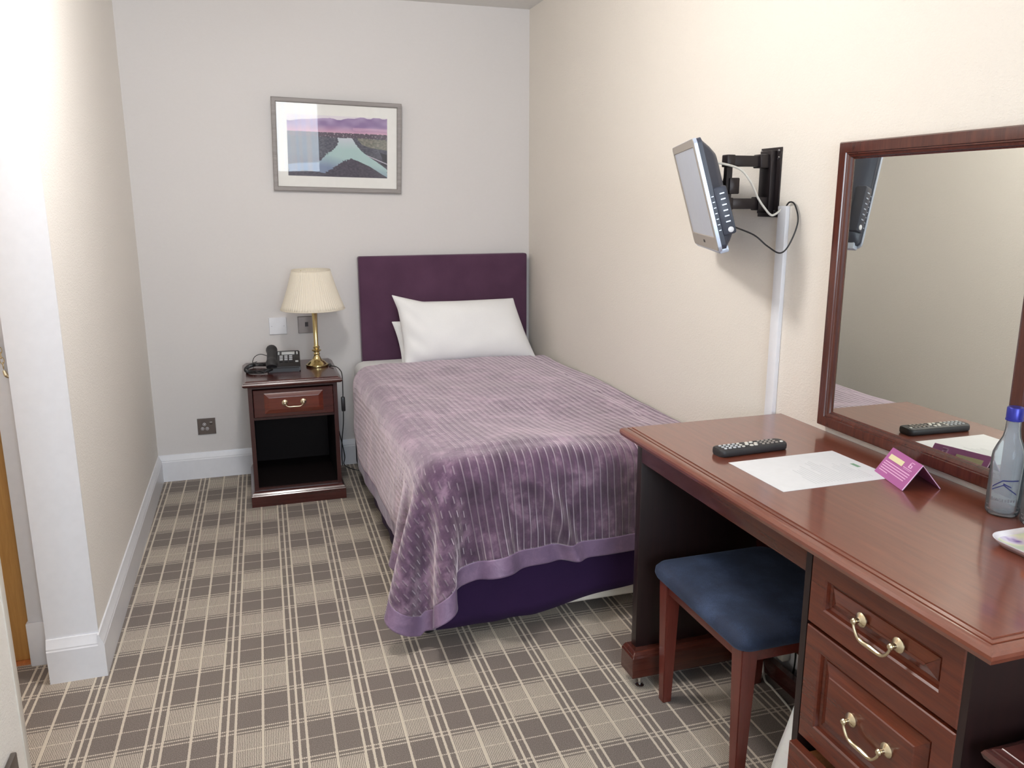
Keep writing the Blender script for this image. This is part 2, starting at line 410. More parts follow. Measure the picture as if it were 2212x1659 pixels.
# window wall behind the camera
bm = B(); WX0, WX1, WZ0, WZ1 = -.35, .90, .95, 2.25
box(bm, XL, WX0, YK-.1, YK, 0, ZC); box(bm, WX1, XR+.1, YK-.1, YK, 0, ZC); box(bm, WX0, WX1, YK-.1, YK, 0, WZ0); box(bm, WX0, WX1, YK-.1, YK, WZ1, ZC)
struct('wall_window', bm, M['paint_grey'])
bm = B()
for x0, x1, z0, z1 in [(WX0, WX0+.05, WZ0, WZ1), (WX1-.05, WX1, WZ0, WZ1), (WX0, WX1, WZ0, WZ0+.05), (WX0, WX1, WZ1-.05, WZ1), (.2, .24, WZ0, WZ1)]:
    box(bm, x0, x1, YK-.08, YK-.04, z0, z1)
wf = struct('window_1', bm, M['paint_white'])
m = N('daylight through net curtain')
em = m.n('ShaderNodeEmission'); f = m.noise(m.mapped((16, 1, .35)), 1.0, 3, .55, .3)
m.l(m.ramp(f, [(.35, (.42, .62, .88, 1)), (.5, (.68, .84, 1, 1)), (.6, (1, 1, 1, 1))]), em.inputs[0]); em.inputs[1].default_value = 11.0
m.l(em.outputs[0], m.o.inputs[0]); M['net'] = m.m
bm = B(); n = 90
loft(bm, [[(WX0+(WX1-WX0)*i/n, YK-.09+.006*math.sin(i*1.3), z) for i in range(n+1)] for z in (WZ0, WZ1)], False, False, closed=False)
o = finish('window_pane', bm, M['net'], wf)
bm = B()
def curtain(x0, x1):
    bm = B(); n = 70
    loops = [[(x0+(x1-x0)*i/n, YK+.05+.022*math.sin(i*.62)+.01*math.sin(i*1.7), z) for i in range(n+1)] for z in (.7, 2.2)]
    loft(bm, loops, False, False, closed=False); return bm
M['curtain'] = fabric('grey mauve curtain', rgb(120, 112, 128), rgb(140, 130, 146), 300)
tag(finish('curtain', curtain(.92, 1.3), M['curtain']), 'grey mauve curtain drawn to the desk side of the window', 'curtain')
tag(finish('curtain', curtain(-.48, -.28), M['curtain']), 'grey mauve curtain drawn to the door side of the window', 'curtain')

# ceiling light (out of frame) - the lamp the shadows point to
LX, LY = .38, 1.05
def globe(x, y, z, r, strength, label, col):
    t = thing('ceiling_light', label, 'ceiling light', (x, y, ZC), 0, 'opal ceiling lights')
    bm = B(); lathe(bm, [(.055, ZC), (.055, ZC-.012), (.04, ZC-.022), (.01, ZC-.026)], x, y, 32); tube(bm, [(x, y, ZC-.02), (x, y, z+r)], .006, 8, smooth=False)
    finish('ceiling_rose', bm, M['paint_white'], t)
    m = N('opal glass globe'); em = m.n('ShaderNodeEmission'); em.inputs[0].default_value = col; em.inputs[1].default_value = strength
    m.l(em.outputs[0], m.o.inputs[0])
    bm = B(); n = 20; lathe(bm, [(r*math.sin(PI*k/n), z-r*math.cos(PI*k/n)) for k in range(1, n)], x, y, 40); finish('globe', bm, m.m, t)
globe(.14, 2.12, 2.19, .12, 56, 'round opal ceiling light above the foot of the bed', (1, .975, .95, 1))
globe(-.98, 2.1, 2.17, .08, 11, 'small opal fill light added in the door recess', (1, .92, .86, 1))  # unseen fill lamp, added to brighten the shaded door casing

# ---------------- drawer handle ----------------
def handle(parent, c, n, h, spacing, drop, mat, r=.0035):
    """swan neck bail: c = centre point on the drawer face, n = outward, h = horizontal"""
    n = Vector(n); h = Vector(h); c = Vector(c); up = Vector((0, 0, 1))
    bm = B()
    for s in (-1, 1):
        o = c+h*spacing/2*s
        T = frame_T(o, tuple(h), tuple(up), tuple(n))
        lathe(bm, [(.0135, 0), (.0135, .002), (.011, .0045), (.007, .006), (.0045, .008), (.004, .013), (.0058, .0155), (.006, .018), (.004, .021), (.0005, .022)], n=16, T=T)
    e = c+n*.017
    p = [e-h*spacing/2, e-h*spacing/2*.93-up*drop*.45, e-h*spacing/2*.62-up*drop, e-up*drop*1.02, e+h*spacing/2*.62-up*drop, e+h*spacing/2*.93-up*drop*.45, e+h*spacing/2]
    tube(bm, p, [r*.8, r*.8, r*.95, r*1.35, r*.95, r*.8, r*.8], 10, 5)
    return finish('handle', bm, mat, parent)
def raised(bm, T, w0, w1, h0, h1, depth=.0, rec=.006, inset=.014, bev=.022):
    """drawer front: frame face, sunk groove, raised and fielded panel. local x=along, y=up, z=out"""
    pass
def drawer_front(parent_name, parent, T, w, h, th, field, mat):
    """local frame T: x along, y up, z outward; w,h size; field = border width to the sunk panel"""
    bm = B(); f = field
    prof = [(0, -th), (0, -.002), (-.002, 0), (-f, 0), (-f-.003, -.003), (-f-.005, -.010), (-f-.011, -.0115), (-f-.012, -.010), (-f-.032, -.001), (-f-.034, .0008)]
    loops = []
    for o, z in prof:
        loops.append([(-w/2-o, -h/2-o, z), (w/2+o, -h/2-o, z), (w/2+o, h/2+o, z), (-w/2-o, h/2+o, z)])
    loft(bm, loops, T=T)
    return finish('drawer', bm, mat, parent, smooth=12)

# ---------------- desk ----------------
desk = thing('desk', 'mahogany dressing desk with drawer pedestal against the cream wall', 'desk', (1.2, 1.38, 0))
TOP = [(0, ZD-.030), (.017, ZD-.030), (.023, ZD-.026), (.026, ZD-.018), (.0255, ZD-.012), (.022, ZD-.007), (.015, ZD-.0045), (.0105, ZD-.004), (.010, ZD-.0055), (.0085, ZD-.0055), (.008, ZD-.0028), (.0028, ZD-.0018), (.0022, ZD-.0026), (0, ZD-.0026), (-.0005, ZD)]
bm = B(); slab(bm, .972, 1.4505, .7992, 1.9636, TOP, (1, 0, 1, 1)); finish('desktop', bm, M['wood_y'], desk, smooth=25)
finish('apron', bx(.988, 1.005, 1.222, 1.932, .675, ZD-.03, bev=.0015), M['wood_h'], desk)
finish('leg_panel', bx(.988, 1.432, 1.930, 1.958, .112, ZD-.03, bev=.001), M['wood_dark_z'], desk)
PL = [(0, 0), (0, .062), (-.003, .068), (-.003, .070), (-.008, .078), (-.012, .080)]
def plinth(x0, x1, y0, y1, z0, mask=(1, 1, 1, 1), k=1.0):
    bm = B(); slab(bm, x0, x1, y0, y1, [(o, z0+z*k) for o, z in PL], mask); return bm
o = finish('plinth', plinth(.965, 1.434, 1.897, 1.975, .035), M['wood_x'], desk, smooth=20); addmod_bevel(o, .002)
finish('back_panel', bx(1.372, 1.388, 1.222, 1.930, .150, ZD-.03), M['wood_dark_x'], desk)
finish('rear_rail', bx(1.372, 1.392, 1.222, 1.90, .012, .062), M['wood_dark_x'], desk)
for x, y in ((.998, 1.915), (1.40, 1.915), (1.0, .87), (1.40, .87)):
    bm = B(); lathe(bm, [(.0048, .004), (.0048, .036)], x, y, 12); lathe(bm, [(.013, 0), (.013, .003), (.010, .005), (.004, .006)], x, y, 20)
    finish('levelling_foot', bm, M['chrome'], desk)
# pedestal carcass: open box with stiles
bm = B()
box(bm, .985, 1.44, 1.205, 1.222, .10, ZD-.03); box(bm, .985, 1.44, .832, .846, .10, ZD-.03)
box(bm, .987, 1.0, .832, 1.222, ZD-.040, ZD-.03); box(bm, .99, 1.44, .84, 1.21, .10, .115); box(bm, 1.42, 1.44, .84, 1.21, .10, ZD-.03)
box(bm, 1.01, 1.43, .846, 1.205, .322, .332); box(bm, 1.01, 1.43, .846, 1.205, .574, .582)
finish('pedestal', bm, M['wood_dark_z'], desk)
o = finish('plinth', plinth(.962, 1.434, .815, 1.238, .02), M['wood_x'], desk, smooth=20); addmod_bevel(o, .002)
def DT(yc, zc, x): return frame_T((x, yc, zc), (0, -1, 0), (0, 0, 1), (-1, 0, 0))
for z0, z1, xf in ((.584, .727, .983), (.336, .577, .983), (.118, .328, .958)):
    yc = 1.024 if xf > .97 else 1.018
    w = .356
    dr = drawer_front('drawer', desk, DT(yc, (z0+z1)/2, xf), w, z1-z0, .018, .040, M['wood_drawer'])
    if xf < .97:
        b2 = B(); box(b2, .977, 1.36, 1.176, 1.188, z0+.02, z1-.03); box(b2, .977, 1.36, .86, .872, z0+.02, z1-.03); box(b2, .977, 1.36, .86, 1.188, z0+.01, z0+.02); box(b2, 1.348, 1.36, .86, 1.188, z0+.02, z1-.03)
        finish('drawer_box', b2, M['wood_bare'], dr)
    handle(dr, (xf-.001, 1.017, (z0+z1)/2+.003), (-1, 0, 0), (0, -1, 0), .088, .026, M['brass_pale'])

# ---------------- nightstand ----------------
def nightstand(loc, label):
    t = thing('nightstand', label, 'nightstand', loc, 0, 'matching mahogany bedside cabinets')
    X, Y = loc[0], loc[1]
    W2, D2, H = .22, .235, .592
    tp = [(0, H-.028), (.004, H-.028), (.010, H-.024), (.013, H-.016), (.010, H-.010), (.004, H-.007), (.003, H-.005), (-.004, H-.002), (-.006, H)]
    bm = B(); slab(bm, X-W2+.013, X+W2-.013, Y-D2+.013, Y+D2, tp, (1, 1, 1, 0)); finish('top', bm, M['wood_dark_x'], t, smooth=25)
    bm = B(); x0, x1, y0, y1 = X-.197, X+.197, Y-.205, Y+.23
    box(bm, x0, x0+.018, y0, y1, .07, H-.028); box(bm, x1-.018, x1, y0, y1, .07, H-.028); box(bm, x0, x1, y1-.012, y1, .07, H-.028)
    box(bm, x0+.018, x1-.018, y0+.004, y1-.012, .07, .084); box(bm, x0+.018, x1-.018, y0+.012, y1-.012, .405, .417); box(bm, x0+.018, x1-.018, y0, y0+.014, H-.040, H-.028)
    finish('body', bm, M['wood_maroon_z'], t)
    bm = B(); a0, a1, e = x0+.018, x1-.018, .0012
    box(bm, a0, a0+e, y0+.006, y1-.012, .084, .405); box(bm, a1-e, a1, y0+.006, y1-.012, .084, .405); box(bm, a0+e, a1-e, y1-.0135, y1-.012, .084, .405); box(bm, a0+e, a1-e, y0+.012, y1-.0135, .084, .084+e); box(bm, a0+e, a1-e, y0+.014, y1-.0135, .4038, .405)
    finish('niche_shade', bm, M['niche'], t, smooth=0)  # thin near-black sheets paint the shade over the maroon wood
    bm = B(); slab(bm, X-.214, X+.214, Y-.223, Y+.235, [(0, 0), (0, .050), (-.003, .054), (-.003, .057), (-.008, .064), (-.014, .068), (-.014, .071)], (1, 1, 1, 0)); finish('plinth', bm, M['wood_dark_x'], t, smooth=20)
    T = frame_T((X+.001, y0+.001, .482), (1, 0, 0), (0, 0, 1), (0, -1, 0))
    bm = B(); loft(bm, [[(-w, -h, z), (w, -h, z), (w, h, z), (-w, h, z)] for w, h, z in ((.177, .064, -.018), (.177, .064, -.002), (.1745, .0615, 0))], T=T)
    dr = finish('drawer', bm, M['wood_dark_x'], t, smooth=12)
    # the fielded centre shows redder: its own panel
    bm = B(); loops = [[(-w, -h, z), (w, -h, z), (w, h, z), (-w, h, z)] for w, h, z in ((.130, .047, -.002), (.130, .047, .002), (.128, .045, .003), (.112, .029, .0095), (.110, .027, .010))]
    loft(bm, loops, T=T); finish('panel', bm, M['wood_drawer_x'], dr, smooth=12)
    handle(dr, (X+.001, y0-.009, .484), (0, -1, 0), (1, 0, 0), .082, .017, M['brass_pale'], .0028)
    return t
ns = nightstand((.148, 3.955, 0), 'dark mahogany bedside cabinet with one drawer between left wall and bed')
def dup(root, loc, rotz, label):
    r = root.copy(); C.objects.link(r); r.location = loc; r.rotation_euler = (0, 0, rotz); r['label'] = label
    for ch in list(root.children):
        c2 = ch.copy(); C.objects.link(c2); c2.parent = r
        for g in ch.children:
            g2 = g.copy(); C.objects.link(g2); g2.parent = c2
    return r
dup(ns, (1.222, .583, 0), -PI/2, 'mahogany cabinet only whose top corner shows, beside the desk drawers')

# ---------------- bed ----------------
BX0, BX1, BY0, BY1 = .475, 1.425, 2.335, 4.19
bed = thing('bed', 'single divan bed with plum upholstered headboard in the corner', 'bed', (.95, 3.2, 0))
bm = B(); box(bm, BX0, BX1, BY0, BY1, .055, .33, bev=.012, seg=3)
# valance cloth hanging on the foot end, rising towards the wall side
finish('divan_base', bm, M['lining'], bed)
bm = B(); n = 60
def hemz(s): return .045+.085*max(0, (s-.36)/.64)**.85
rows = []
for k in range(9):
    row = []
    for i in range(n+1):
        s = i/n; x = BX0-.006+(BX1-BX0)*s; z = hemz(s)+(.34-hemz(s))*k/8
        row.append((x, BY0-.006-.006*math.sin(s*19)*(1-k/8)-.012*math.exp(-((s-.22)/.05)**2)*(1-k/8), z))
    rows.append(row)
loft(bm, rows, False, False, closed=False)
rows = [[(BX0-.008-.004*math.sin(i*.9), BY0+(BY1-BY0)*i/60, .05+.29*k/8) for i in range(61)] for k in range(9)]
loft(bm, rows, False, False, closed=False)
o = finish('valance', bm, M['divan'], bed); md = o.modifiers.new('s', 'SOLIDIFY'); md.thickness = .003
bm = bx(BX0, BX1-.0, 2.31, 4.17, .33, .565, bev=.05, seg=5); finish('mattress', bm, M['linen'], bed)
bm = B(); box(bm, .520, 1.418, 4.182, 4.240, .30, 1.102, bev=.010, seg=3); finish('headboard', bm, M['headboard'], bed)
for x, y in ((.445, 2.40), (1.38, 2.40), (.50, 4.1), (1.38, 4.1)):
    bm = B(); lathe(bm, [(.008, .03), (.008, .056)], x+.03, y, 12)
    T = frame_T((x+.03, y-.014, .022), (1, 0, 0), (0, 0, 1), (0, -1, 0))
    lathe(bm, [(.016, -.03), (.022, -.024), (.022, -.004), (.016, .002)], n=20, T=T); finish('castor', bm, M['black'], bed)
# fitted sheet visible at the head
bm = bx(BX0-.006, BX1+.004, 3.72, 4.178, .36, .578, bev=.05, seg=6)
for v in bm.verts: v.co.z += .004*noise.noise(v.co*9)
sh = finish('sheet', bm, M['linen']); tag(sh, 'white cotton sheet showing at the head of the bed', 'sheet')

# cloth solver for the bedspread
def drape():
    dx = .02; hx, hy = .0, .0
    Wc, Lc = 1.400, 1.935
    nu, nv = int(Wc/dx)+1, int(Lc/dx)+1
    U, V = np.meshgrid(np.arange(nu)*dx, np.arange(nv)*dx, indexing='ij')
    rot = math.radians(1.7)
    X0, Y0 = 1.440, 3.905
    # rounded corner at the foot end, room side
    Rc = .30; a_ = np.maximum(U-(Wc-Rc), 0)/Rc; b_ = np.maximum(V-(Lc-Rc), 0)/Rc
    hy_ = np.sqrt(a_*a_+b_*b_); f_ = np.where(hy_ > 1e-6, np.maximum(a_, b_)/(hy_+1e-9), 1); f_ = 1-(1-f_)*.85
    U = np.where((a_ > 0) & (b_ > 0), Wc-Rc+a_*f_*Rc, U); V = np.where((a_ > 0) & (b_ > 0), Lc-Rc+b_*f_*Rc, V)
    F = np.stack([U, V], -1)
    x = np.zeros((nu, nv, 3)); x[..., 0] = X0-U*math.cos(rot)+(V-.5)*.055; x[..., 1] = Y0-V-U*.012; x[..., 2] = .600
    x[..., 0] = np.minimum(x[..., 0], 1.442)
    rng = np.random.RandomState(3); x[..., 2] += rng.rand(nu, nv)*.0015
    bmin = np.array([.447, 2.29, -.2]); bmax = np.array([1.60, 4.6, .592]); rr = .07
    cen = (bmin+bmax)/2; hal = (bmax-bmin)/2-rr
    w = np.ones((nu, nv)); top = (x[..., 0] > .56) & (x[..., 1] > 2.40); w[top] = 0
    w[(x[..., 0] > 1.40) & (x[..., 1] > 2.3)] = 0
    rest0 = x.copy(); v = np.zeros_like(x); dt = 1/200
    def pair(sa, sb, k):
        fa, fb = F[sa], F[sb]; n = min(fa.shape[0], fb.shape[0]); m2 = min(fa.shape[1], fb.shape[1])
        rest = np.sqrt(((fa[:n, :m2]-fb[:n, :m2])**2).sum(-1)); wa, wb = w[sa][:n, :m2], w[sb][:n, :m2]
        sw = wa+wb; sw = np.where(sw > 0, sw, 1)
        return sa, sb, n, m2, rest, (k*wa/sw)[..., None], (k*wb/sw)[..., None]
    S = slice; A = S(None); cons = []
    for s0 in (0, 1):
        cons += [pair((S(s0, None, 2), A), (S(s0+1, None, 2), A), .95), pair((A, S(s0, None, 2)), (A, S(s0+1, None, 2)), .95)]
        cons += [pair((S(s0, None, 2), S(None, -1)), (S(s0+1, None, 2), S(1, None)), .35), pair((S(s0, None, 2), S(1, None)), (S(s0+1, None, 2), S(None, -1)), .35)]
    for s0 in range(4):
        cons += [pair((S(s0, None, 4), A), (S(s0+2, None, 4), A), .16), pair((A, S(s0, None, 4)), (A, S(s0+2, None, 4)), .30)]
    for s0 in range(8):
        cons += [pair((S(s0, None, 8), A), (S(s0+4, None, 8), A), .05), pair((A, S(s0, None, 8)), (A, S(s0+4, None, 8)), .05)]
    for step in range(1100):
        v[..., 2] -= 9.8*dt; v *= .994
        p = x.copy(); x = p+v*dt*(w[..., None] > 0)
        for it in range(2):
            for sa, sb, n, m2, rest, ka, kb in cons:
                a = x[sa][:n, :m2]; b = x[sb][:n, :m2]
                d = b-a; L = np.sqrt((d*d).sum(-1))+1e-9
                c = ((L-rest)/L)[..., None]*d
                a += ka*c; b -= kb*c
        q = x-cen; a = np.abs(q)-hal; o = np.maximum(a, 0); L = np.sqrt((o*o).sum(-1))
        ins = np.minimum(a.max(-1), 0); sd = L+ins-rr-.004
        g = np.where(L[..., None] > 1e-6, o/(L[..., None]+1e-9), (a == a.max(-1, keepdims=True)).astype(float))*np.sign(q)
        pen = np.minimum(sd, 0)*(w > 0); x -= g*pen[..., None]
        hit = (pen < 0)
        x[..., 2] = np.where(w > 0, np.maximum(x[..., 2], .012), x[..., 2]); x[..., 0] = np.minimum(x[..., 0], 1.443)
        v = (x-p)/dt
        v[hit] *= .82; v[x[..., 2] < .02] *= .4
        if step > 800: v *= .96
    return x, U, V
X3, CU, CV = drape()
nu, nv = CU.shape
# soft rumples on top and over the whole cloth
for i in range(nu):
    for j in range(nv):
        p = X3[i, j]; u, v_ = CU[i, j], CV[i, j]
        a = noise.noise(Vector((u*3.1, v_*2.3, 1.7)))*.010+noise.noise(Vector((u*8, v_*6, 4.2)))*.004
        if p[2] > .56:
            X3[i, j, 2] += a+.006-.020*math.exp(-(((u-.40)/.22)**2+((v_-1.12)/.28)**2))+.010*math.exp(-(((u-.62)/.3)**2+((v_-1.45)/.12)**2))
            if p[0] > 1.34: X3[i, j, 2] -= .010
        elif p[1] < 2.36: X3[i, j, 1] -= max(0, a)*1.2
        else: X3[i, j, 0] -= max(0, a)*1.2+.014*max(0, noise.noise(Vector((p[1]*3.2, p[2]*5.5, 8.1))))+.006*max(0, noise.noise(Vector((p[1]*8, p[2]*12, 3.1))))
# a soft pinched crease across the foot drop
for i in range(nu):
    for j in range(nv):
        u, v_ = CU[i, j], CV[i, j]
        uc = .65-.40*(v_-1.70)
        if v_ > 1.62 and X3[i, j, 2] < .56:
            g = min(1, (v_-1.62)/.10)
            X3[i, j, 1] -= (.034*math.exp(-((u-uc)/.022)**2)-.014*math.exp(-((u-uc-.05)/.03)**2))*g
hem = 3
def cloth_mesh(name, mask, mat, parent):
    bm = B(); uvl = bm.loops.layers.uv.new('UVMap'); idx = {}
    def vert(i, j):
        if (i, j) not in idx: idx[i, j] = bm.verts.new(X3[i, j])
        return idx[i, j]
    for i in range(nu-1):
        for j in range(nv-1):
            if mask(i, j):
                f = bm.faces.new((vert(i, j), vert(i+1, j), vert(i+1, j+1), vert(i, j+1)))
                for lp, (a, b) in zip(f.loops, ((i, j), (i+1, j), (i+1, j+1), (i, j+1))): lp[uvl].uv = (CU[a, b], CV[a, b])
    me = bpy.data.meshes.new(name); bm.to_mesh(me); bm.free(); me.materials.append(mat)
    for p in me.polygons: p.use_smooth = True
    o = bpy.data.objects.new(name, me); C.objects.link(o); o.parent = parent
    md = o.modifiers.new('sub', 'SUBSURF'); md.levels = 1; md.render_levels = 2
    md = o.modifiers.new('thick', 'SOLIDIFY'); md.thickness = .004; md.offset = 0
    return o
inner = lambda i, j: i < nu-1-hem and j < nv-1-hem
sp = cloth_mesh('bedspread', inner, M['spread'], None)
tag(sp, 'mauve velvet pin-tucked bedspread draped over the single bed', 'bedspread')
cloth_mesh('border', lambda i, j: not inner(i, j), M['hem'], sp)['label'] = 'plain satin border'

# pillows
def pillow(name, T, quad, th, seed, tl=0.0, pin=.03):
    BL, BR, TR, TL_ = quad; w = BR[0]-BL[0]; h = TR[1]-BR[1]
    bm = B(); nx, ny = 44, 26; grid = {}
    for side in (1, -1):
        for i in range(nx+1):
            for j in range(ny+1):
                edge = i in (0, nx) or j in (0, ny)
                if side == -1 and edge: grid[side, i, j] = grid[1, i, j]; continue
                a, b = i/nx*2-1, j/ny*2-1
                prof = (max(0, 1-abs(a)**3.2)**.62)*(max(0, 1-abs(b)**2.8)**.62)
                aa = a*(1-pin*(1-b*b)*abs(a)**3*1.2); bb_ = b*(1-pin*1.6*(1-a*a)*abs(b)**3)
                fu, fv = (aa+1)/2, (bb_+1)/2
                x = (BL[0]*(1-fu)+BR[0]*fu)*(1-fv)+(TL_[0]*(1-fu)+TR[0]*fu)*fv
                y = (BL[1]*(1-fu)+BR[1]*fu)*(1-fv)+(TL_[1]*(1-fu)+TR[1]*fu)*fv
                z = side*th/2*prof
                z += .005*noise.noise(Vector((x*9+seed, y*9, side*2)))*prof*2
                cr = .010*math.exp(-((a+.82)/.16)**2)*math.sin(b*9+a*14)*prof
                y += tl*max(0, -a-.55)*max(0, b)*.45
                x -= tl*max(0, b-.6)*max(0, -a-.5)*.4
                grid[side, i, j] = bm.verts.new(T @ Vector((x, y, z+cr)))
        for i in range(nx):
            for j in range(ny):
                q = [grid[side, i, j], grid[side, i+1, j], grid[side, i+1, j+1], grid[side, i, j+1]]
                try: bm.faces.new(q if side == 1 else q[::-1])
                except ValueError: pass
    o = finish(name, bm, M['linen'], smooth=60)
    md = o.modifiers.new('sub', 'SUBSURF'); md.levels = 1; md.render_levels = 1
    return o
def tilt_T(cx, cy, cz, lean, roll=0, yaw=0):
    return Matrix.Translation((cx, cy, cz)) @ Matrix.Rotation(yaw, 4, 'Z') @ Matrix.Rotation(PI/2-lean, 4, 'X') @ Matrix.Rotation(roll, 4, 'Z')
tag(pillow('pillow', tilt_T(1.012, 3.965, .752, math.radians(24), 0, math.radians(-2)), ((-.325, -.185), (.365, -.185), (.275, .150), (-.345, .150)), .17, 1, tl=.20), 'plump white pillow leaning in front of the other against the headboard', 'pillow', 'pillows at the headboard')
tag(pillow('pillow', tilt_T(.985, 4.075, .69, math.radians(14), math.radians(1), 0), ((-.29, -.125), (.34, -.125), (.30, .10), (-.325, .10)), .10, 5), 'white pillow mostly hidden behind the front pillow', 'pillow', 'pillows at the headboard')

# ---------------- picture ----------------
def picture():
    tilt = math.radians(2.0)
    t = thing('picture', 'grey framed river landscape photograph on the wall above bedside cabinet', 'picture', (.4525, YB-.0175, 1.636))
    W, H = .622, .434
    # local frame: x right, y up, z outward; leans forward slightly at the top and hangs a little crooked
    rot = Matrix.Rotation(math.radians(1.4), 4, 'Y') @ Matrix.Rotation(PI/2+math.radians(3.4), 4, 'X')
    bm = B()
    prof = [(0, 0), (0, .016), (-.004, .018), (-.018, .0165), (-.0215, .013), (-.0225, .006)]
    loops = [[(-W/2-o, -H/2-o, z), (W/2+o, -H/2-o, z), (W/2+o, H/2+o, z), (-W/2-o, H/2+o, z)] for o, z in prof]
    loft(bm, loops, True, False, T=rot); finish('frame', bm, M['frame_grey'], t, local=True, smooth=15)
    w, h = W/2-.0225, H/2-.0225
    bm = B(); loft(bm, [[(-w, -h, .0061), (w, -h, .0061), (w, h, .0061), (-w, h, .0061)], [(-w, -h, .0072), (w, -h, .0072), (w, h, .0072), (-w, h, .0072)]], T=rot)
    finish('mount', bm, M['mat'], t, local=True, smooth=0)
    # the print, painted per vertex
    pw, ph = .4815, .287; nx, ny = 260, 154
    bm = B(); cl = bm.loops.layers.float_color.new('Col'); vs = []; cols = []
    def inpoly(x, y, P):
        c = False; k = len(P)-1
        for i in range(len(P)):
            if (P[i][1] > y) != (P[k][1] > y) and x < (P[k][0]-P[i][0])*(y-P[i][1])/(P[k][1]-P[i][1])+P[i][0]: c = not c
            k = i
        return c
    river = [(1120, 712), (1330, 705), (1385, 790), (1470, 890), (1560, 960), (1700, 1045), (1850, 1150), (1862, 1275), (1790, 1235), (1600, 1120), (1430, 1045), (1330, 1010), (1200, 1050), (1080, 1140), (930, 1230), (700, 1200), (420, 1230), (420, 1110), (840, 1075), (930, 990), (1070, 880), (1140, 765)]
    fields = [(1400, 700), (1860, 720), (1860, 870), (1600, 840), (1480, 800)]
    bldg = [(1745, 905), (1860, 935), (1860, 1120), (1760, 1080), (1790, 1010)]
    def mixc(a, b, f): f = max(0, min(1, f)); return tuple(a[k]*(1-f)+b[k]*f for k in range(3))
    def paint(px, py):
        n1 = noise.noise(Vector((px*.006, py*.012, .3))); n2 = noise.noise(Vector((px*.03, py*.05, 2))); n3 = noise.noise(Vector((px*.11, py*.11, 5)))
        xx, yy = px+n2*26+n3*8, py+n2*14+n3*6
        if py < 640+n2*8:
            f = (py-400)/240; edge = 452-30*math.sin((px-1000)*.0028)+n1*40-((px-1300)/550)*28*(px > 1300)
            c = mixc((168, 146, 182), (132, 106, 150), .5+n1*1.2) if py > edge else (222, 214, 220)
            c = mixc(c, (206, 158, 178), (f-.55)*2.0)
            if 560 < py < 590+n1*20 and px > 1350: c = mixc(c, (226, 184, 204), .4)
            return c
        if py < 705+n2*16:
            c = mixc((64, 56, 66), (104, 86, 100), .5+n3)
            if n3 > .38 and n2 > .1: c = (222, 206, 214)
            return c
        if inpoly(xx, yy, river):
            c = mixc((196, 200, 208), (168, 194, 192), (py-720)/160)
            if py > 980: c = mixc(c, (120, 134, 160), (py-980)/200+(1100-px)/900)
            return c
        if abs((py-950)-(px-1540)*.39) < 7 and px > 1540: return (186, 178, 190)
        if inpoly(px, py, bldg): return (44, 38, 46)
        if inpoly(xx, yy, fields): return mixc((104, 104, 94), (140, 134, 124), .5+n2)
        if py > 1000: return mixc((58, 52, 64), (80, 72, 84), .5+n2)
        return mixc((62, 62, 74), (94, 92, 102), .5+n2+n3*.4)
    for j in range(ny+1):
        for i in range(nx+1):
            a, b = i/nx, j/ny
            vs.append(bm.verts.new(rot @ Vector((-pw/2+pw*a, ph/2-ph*b, .0078))))
            cols.append((*s2l(paint(410+1445*a, 400+885*b)), 1))
    for j in range(ny):
        for i in range(nx):
            k = j*(nx+1)+i; ids = (k, k+nx+1, k+nx+2, k+1)
            f = bm.faces.new([vs[q] for q in ids])
            for lp, q in zip(f.loops, ids): lp[cl] = cols[q]
    m = N('printed photograph'); at = m.n('ShaderNodeVertexColor'); at.layer_name = 'Col'
    m.l(at.outputs[0], m.b.inputs['Base Color']); m.p(Roughness=.5)
    finish('print', bm, m.m, t, local=True, smooth=0)
    bm = B(); loft(bm, [[(-w, -h, z), (w, -h, z), (w, h, z), (-w, h, z)] for z in (.0098, .0112)], T=rot)
    finish('glass', bm, M['pic_glass'], t, local=True, smooth=0)
picture()

# ---------------- electrical plates on the back wall ----------------
def plate(t, x0, x1, z0, z1, mat, th=.008, name='plate'):
    bm = B(); T = frame_T(((x0+x1)/2, YB, (z0+z1)/2), (1, 0, 0), (0, 0, 1), (0, -1, 0)); w, h = (x1-x0)/2, (z1-z0)/2
    loft(bm, [[(-w-o, -h-o, z), (w+o, -h-o, z), (w+o, h+o, z), (-w-o, h+o, z)] for o, z in ((0, 0), (0, th*.6), (-.002, th), (-.004, th))], T=T)
    return finish(name, bm, mat, t)
t = thing('wall_plate', 'white wall switch plate on the grey wall above the telephone', 'switch plate', (.113, YB, .761))
plate(t, .070, .156, .718, .804, M['white_plastic'])
for xx in (.083, .143): finish('screw', lathe(B(), [(.0028, .0), (.0028, .0092)], n=10, T=frame_T((xx, YB, .761), (1, 0, 0), (0, 0, 1), (0, -1, 0))), M['grey_plastic'], t)
t = thing('telephone_socket', 'brown metal telephone socket plate behind the brass lamp', 'socket', (.255, YB, .761))
plate(t, .212, .298, .718, .804, M['steel'])
bm = B(); box(bm, .246, .262, YB-.0095, YB, .752, .775); finish('jack', bm, M['ink_dark'], t)
t = thing('power_socket', 'dark steel wall socket with three white round inserts near the skirting', 'socket', (-.264, YB, .268))
plate(t, -.307, -.221, .227, .309, M['steel'])
for xx, zz in ((-.274, .280), (-.284, .258), (-.262, .257)):
    bm = B(); lathe(bm, [(.0078, 0), (.0078, .0095), (.0062, .010)], n=20, T=frame_T((xx, YB, zz), (1, 0, 0), (0, 0, 1), (0, -1, 0)), caps=(True, False))
    lathe(bm, [(.003, .0098), (.003, .0101)], n=10, T=frame_T((xx, YB, zz), (1, 0, 0), (0, 0, 1), (0, -1, 0)))
    finish('socket_insert', bm, M['white_plastic'], t)
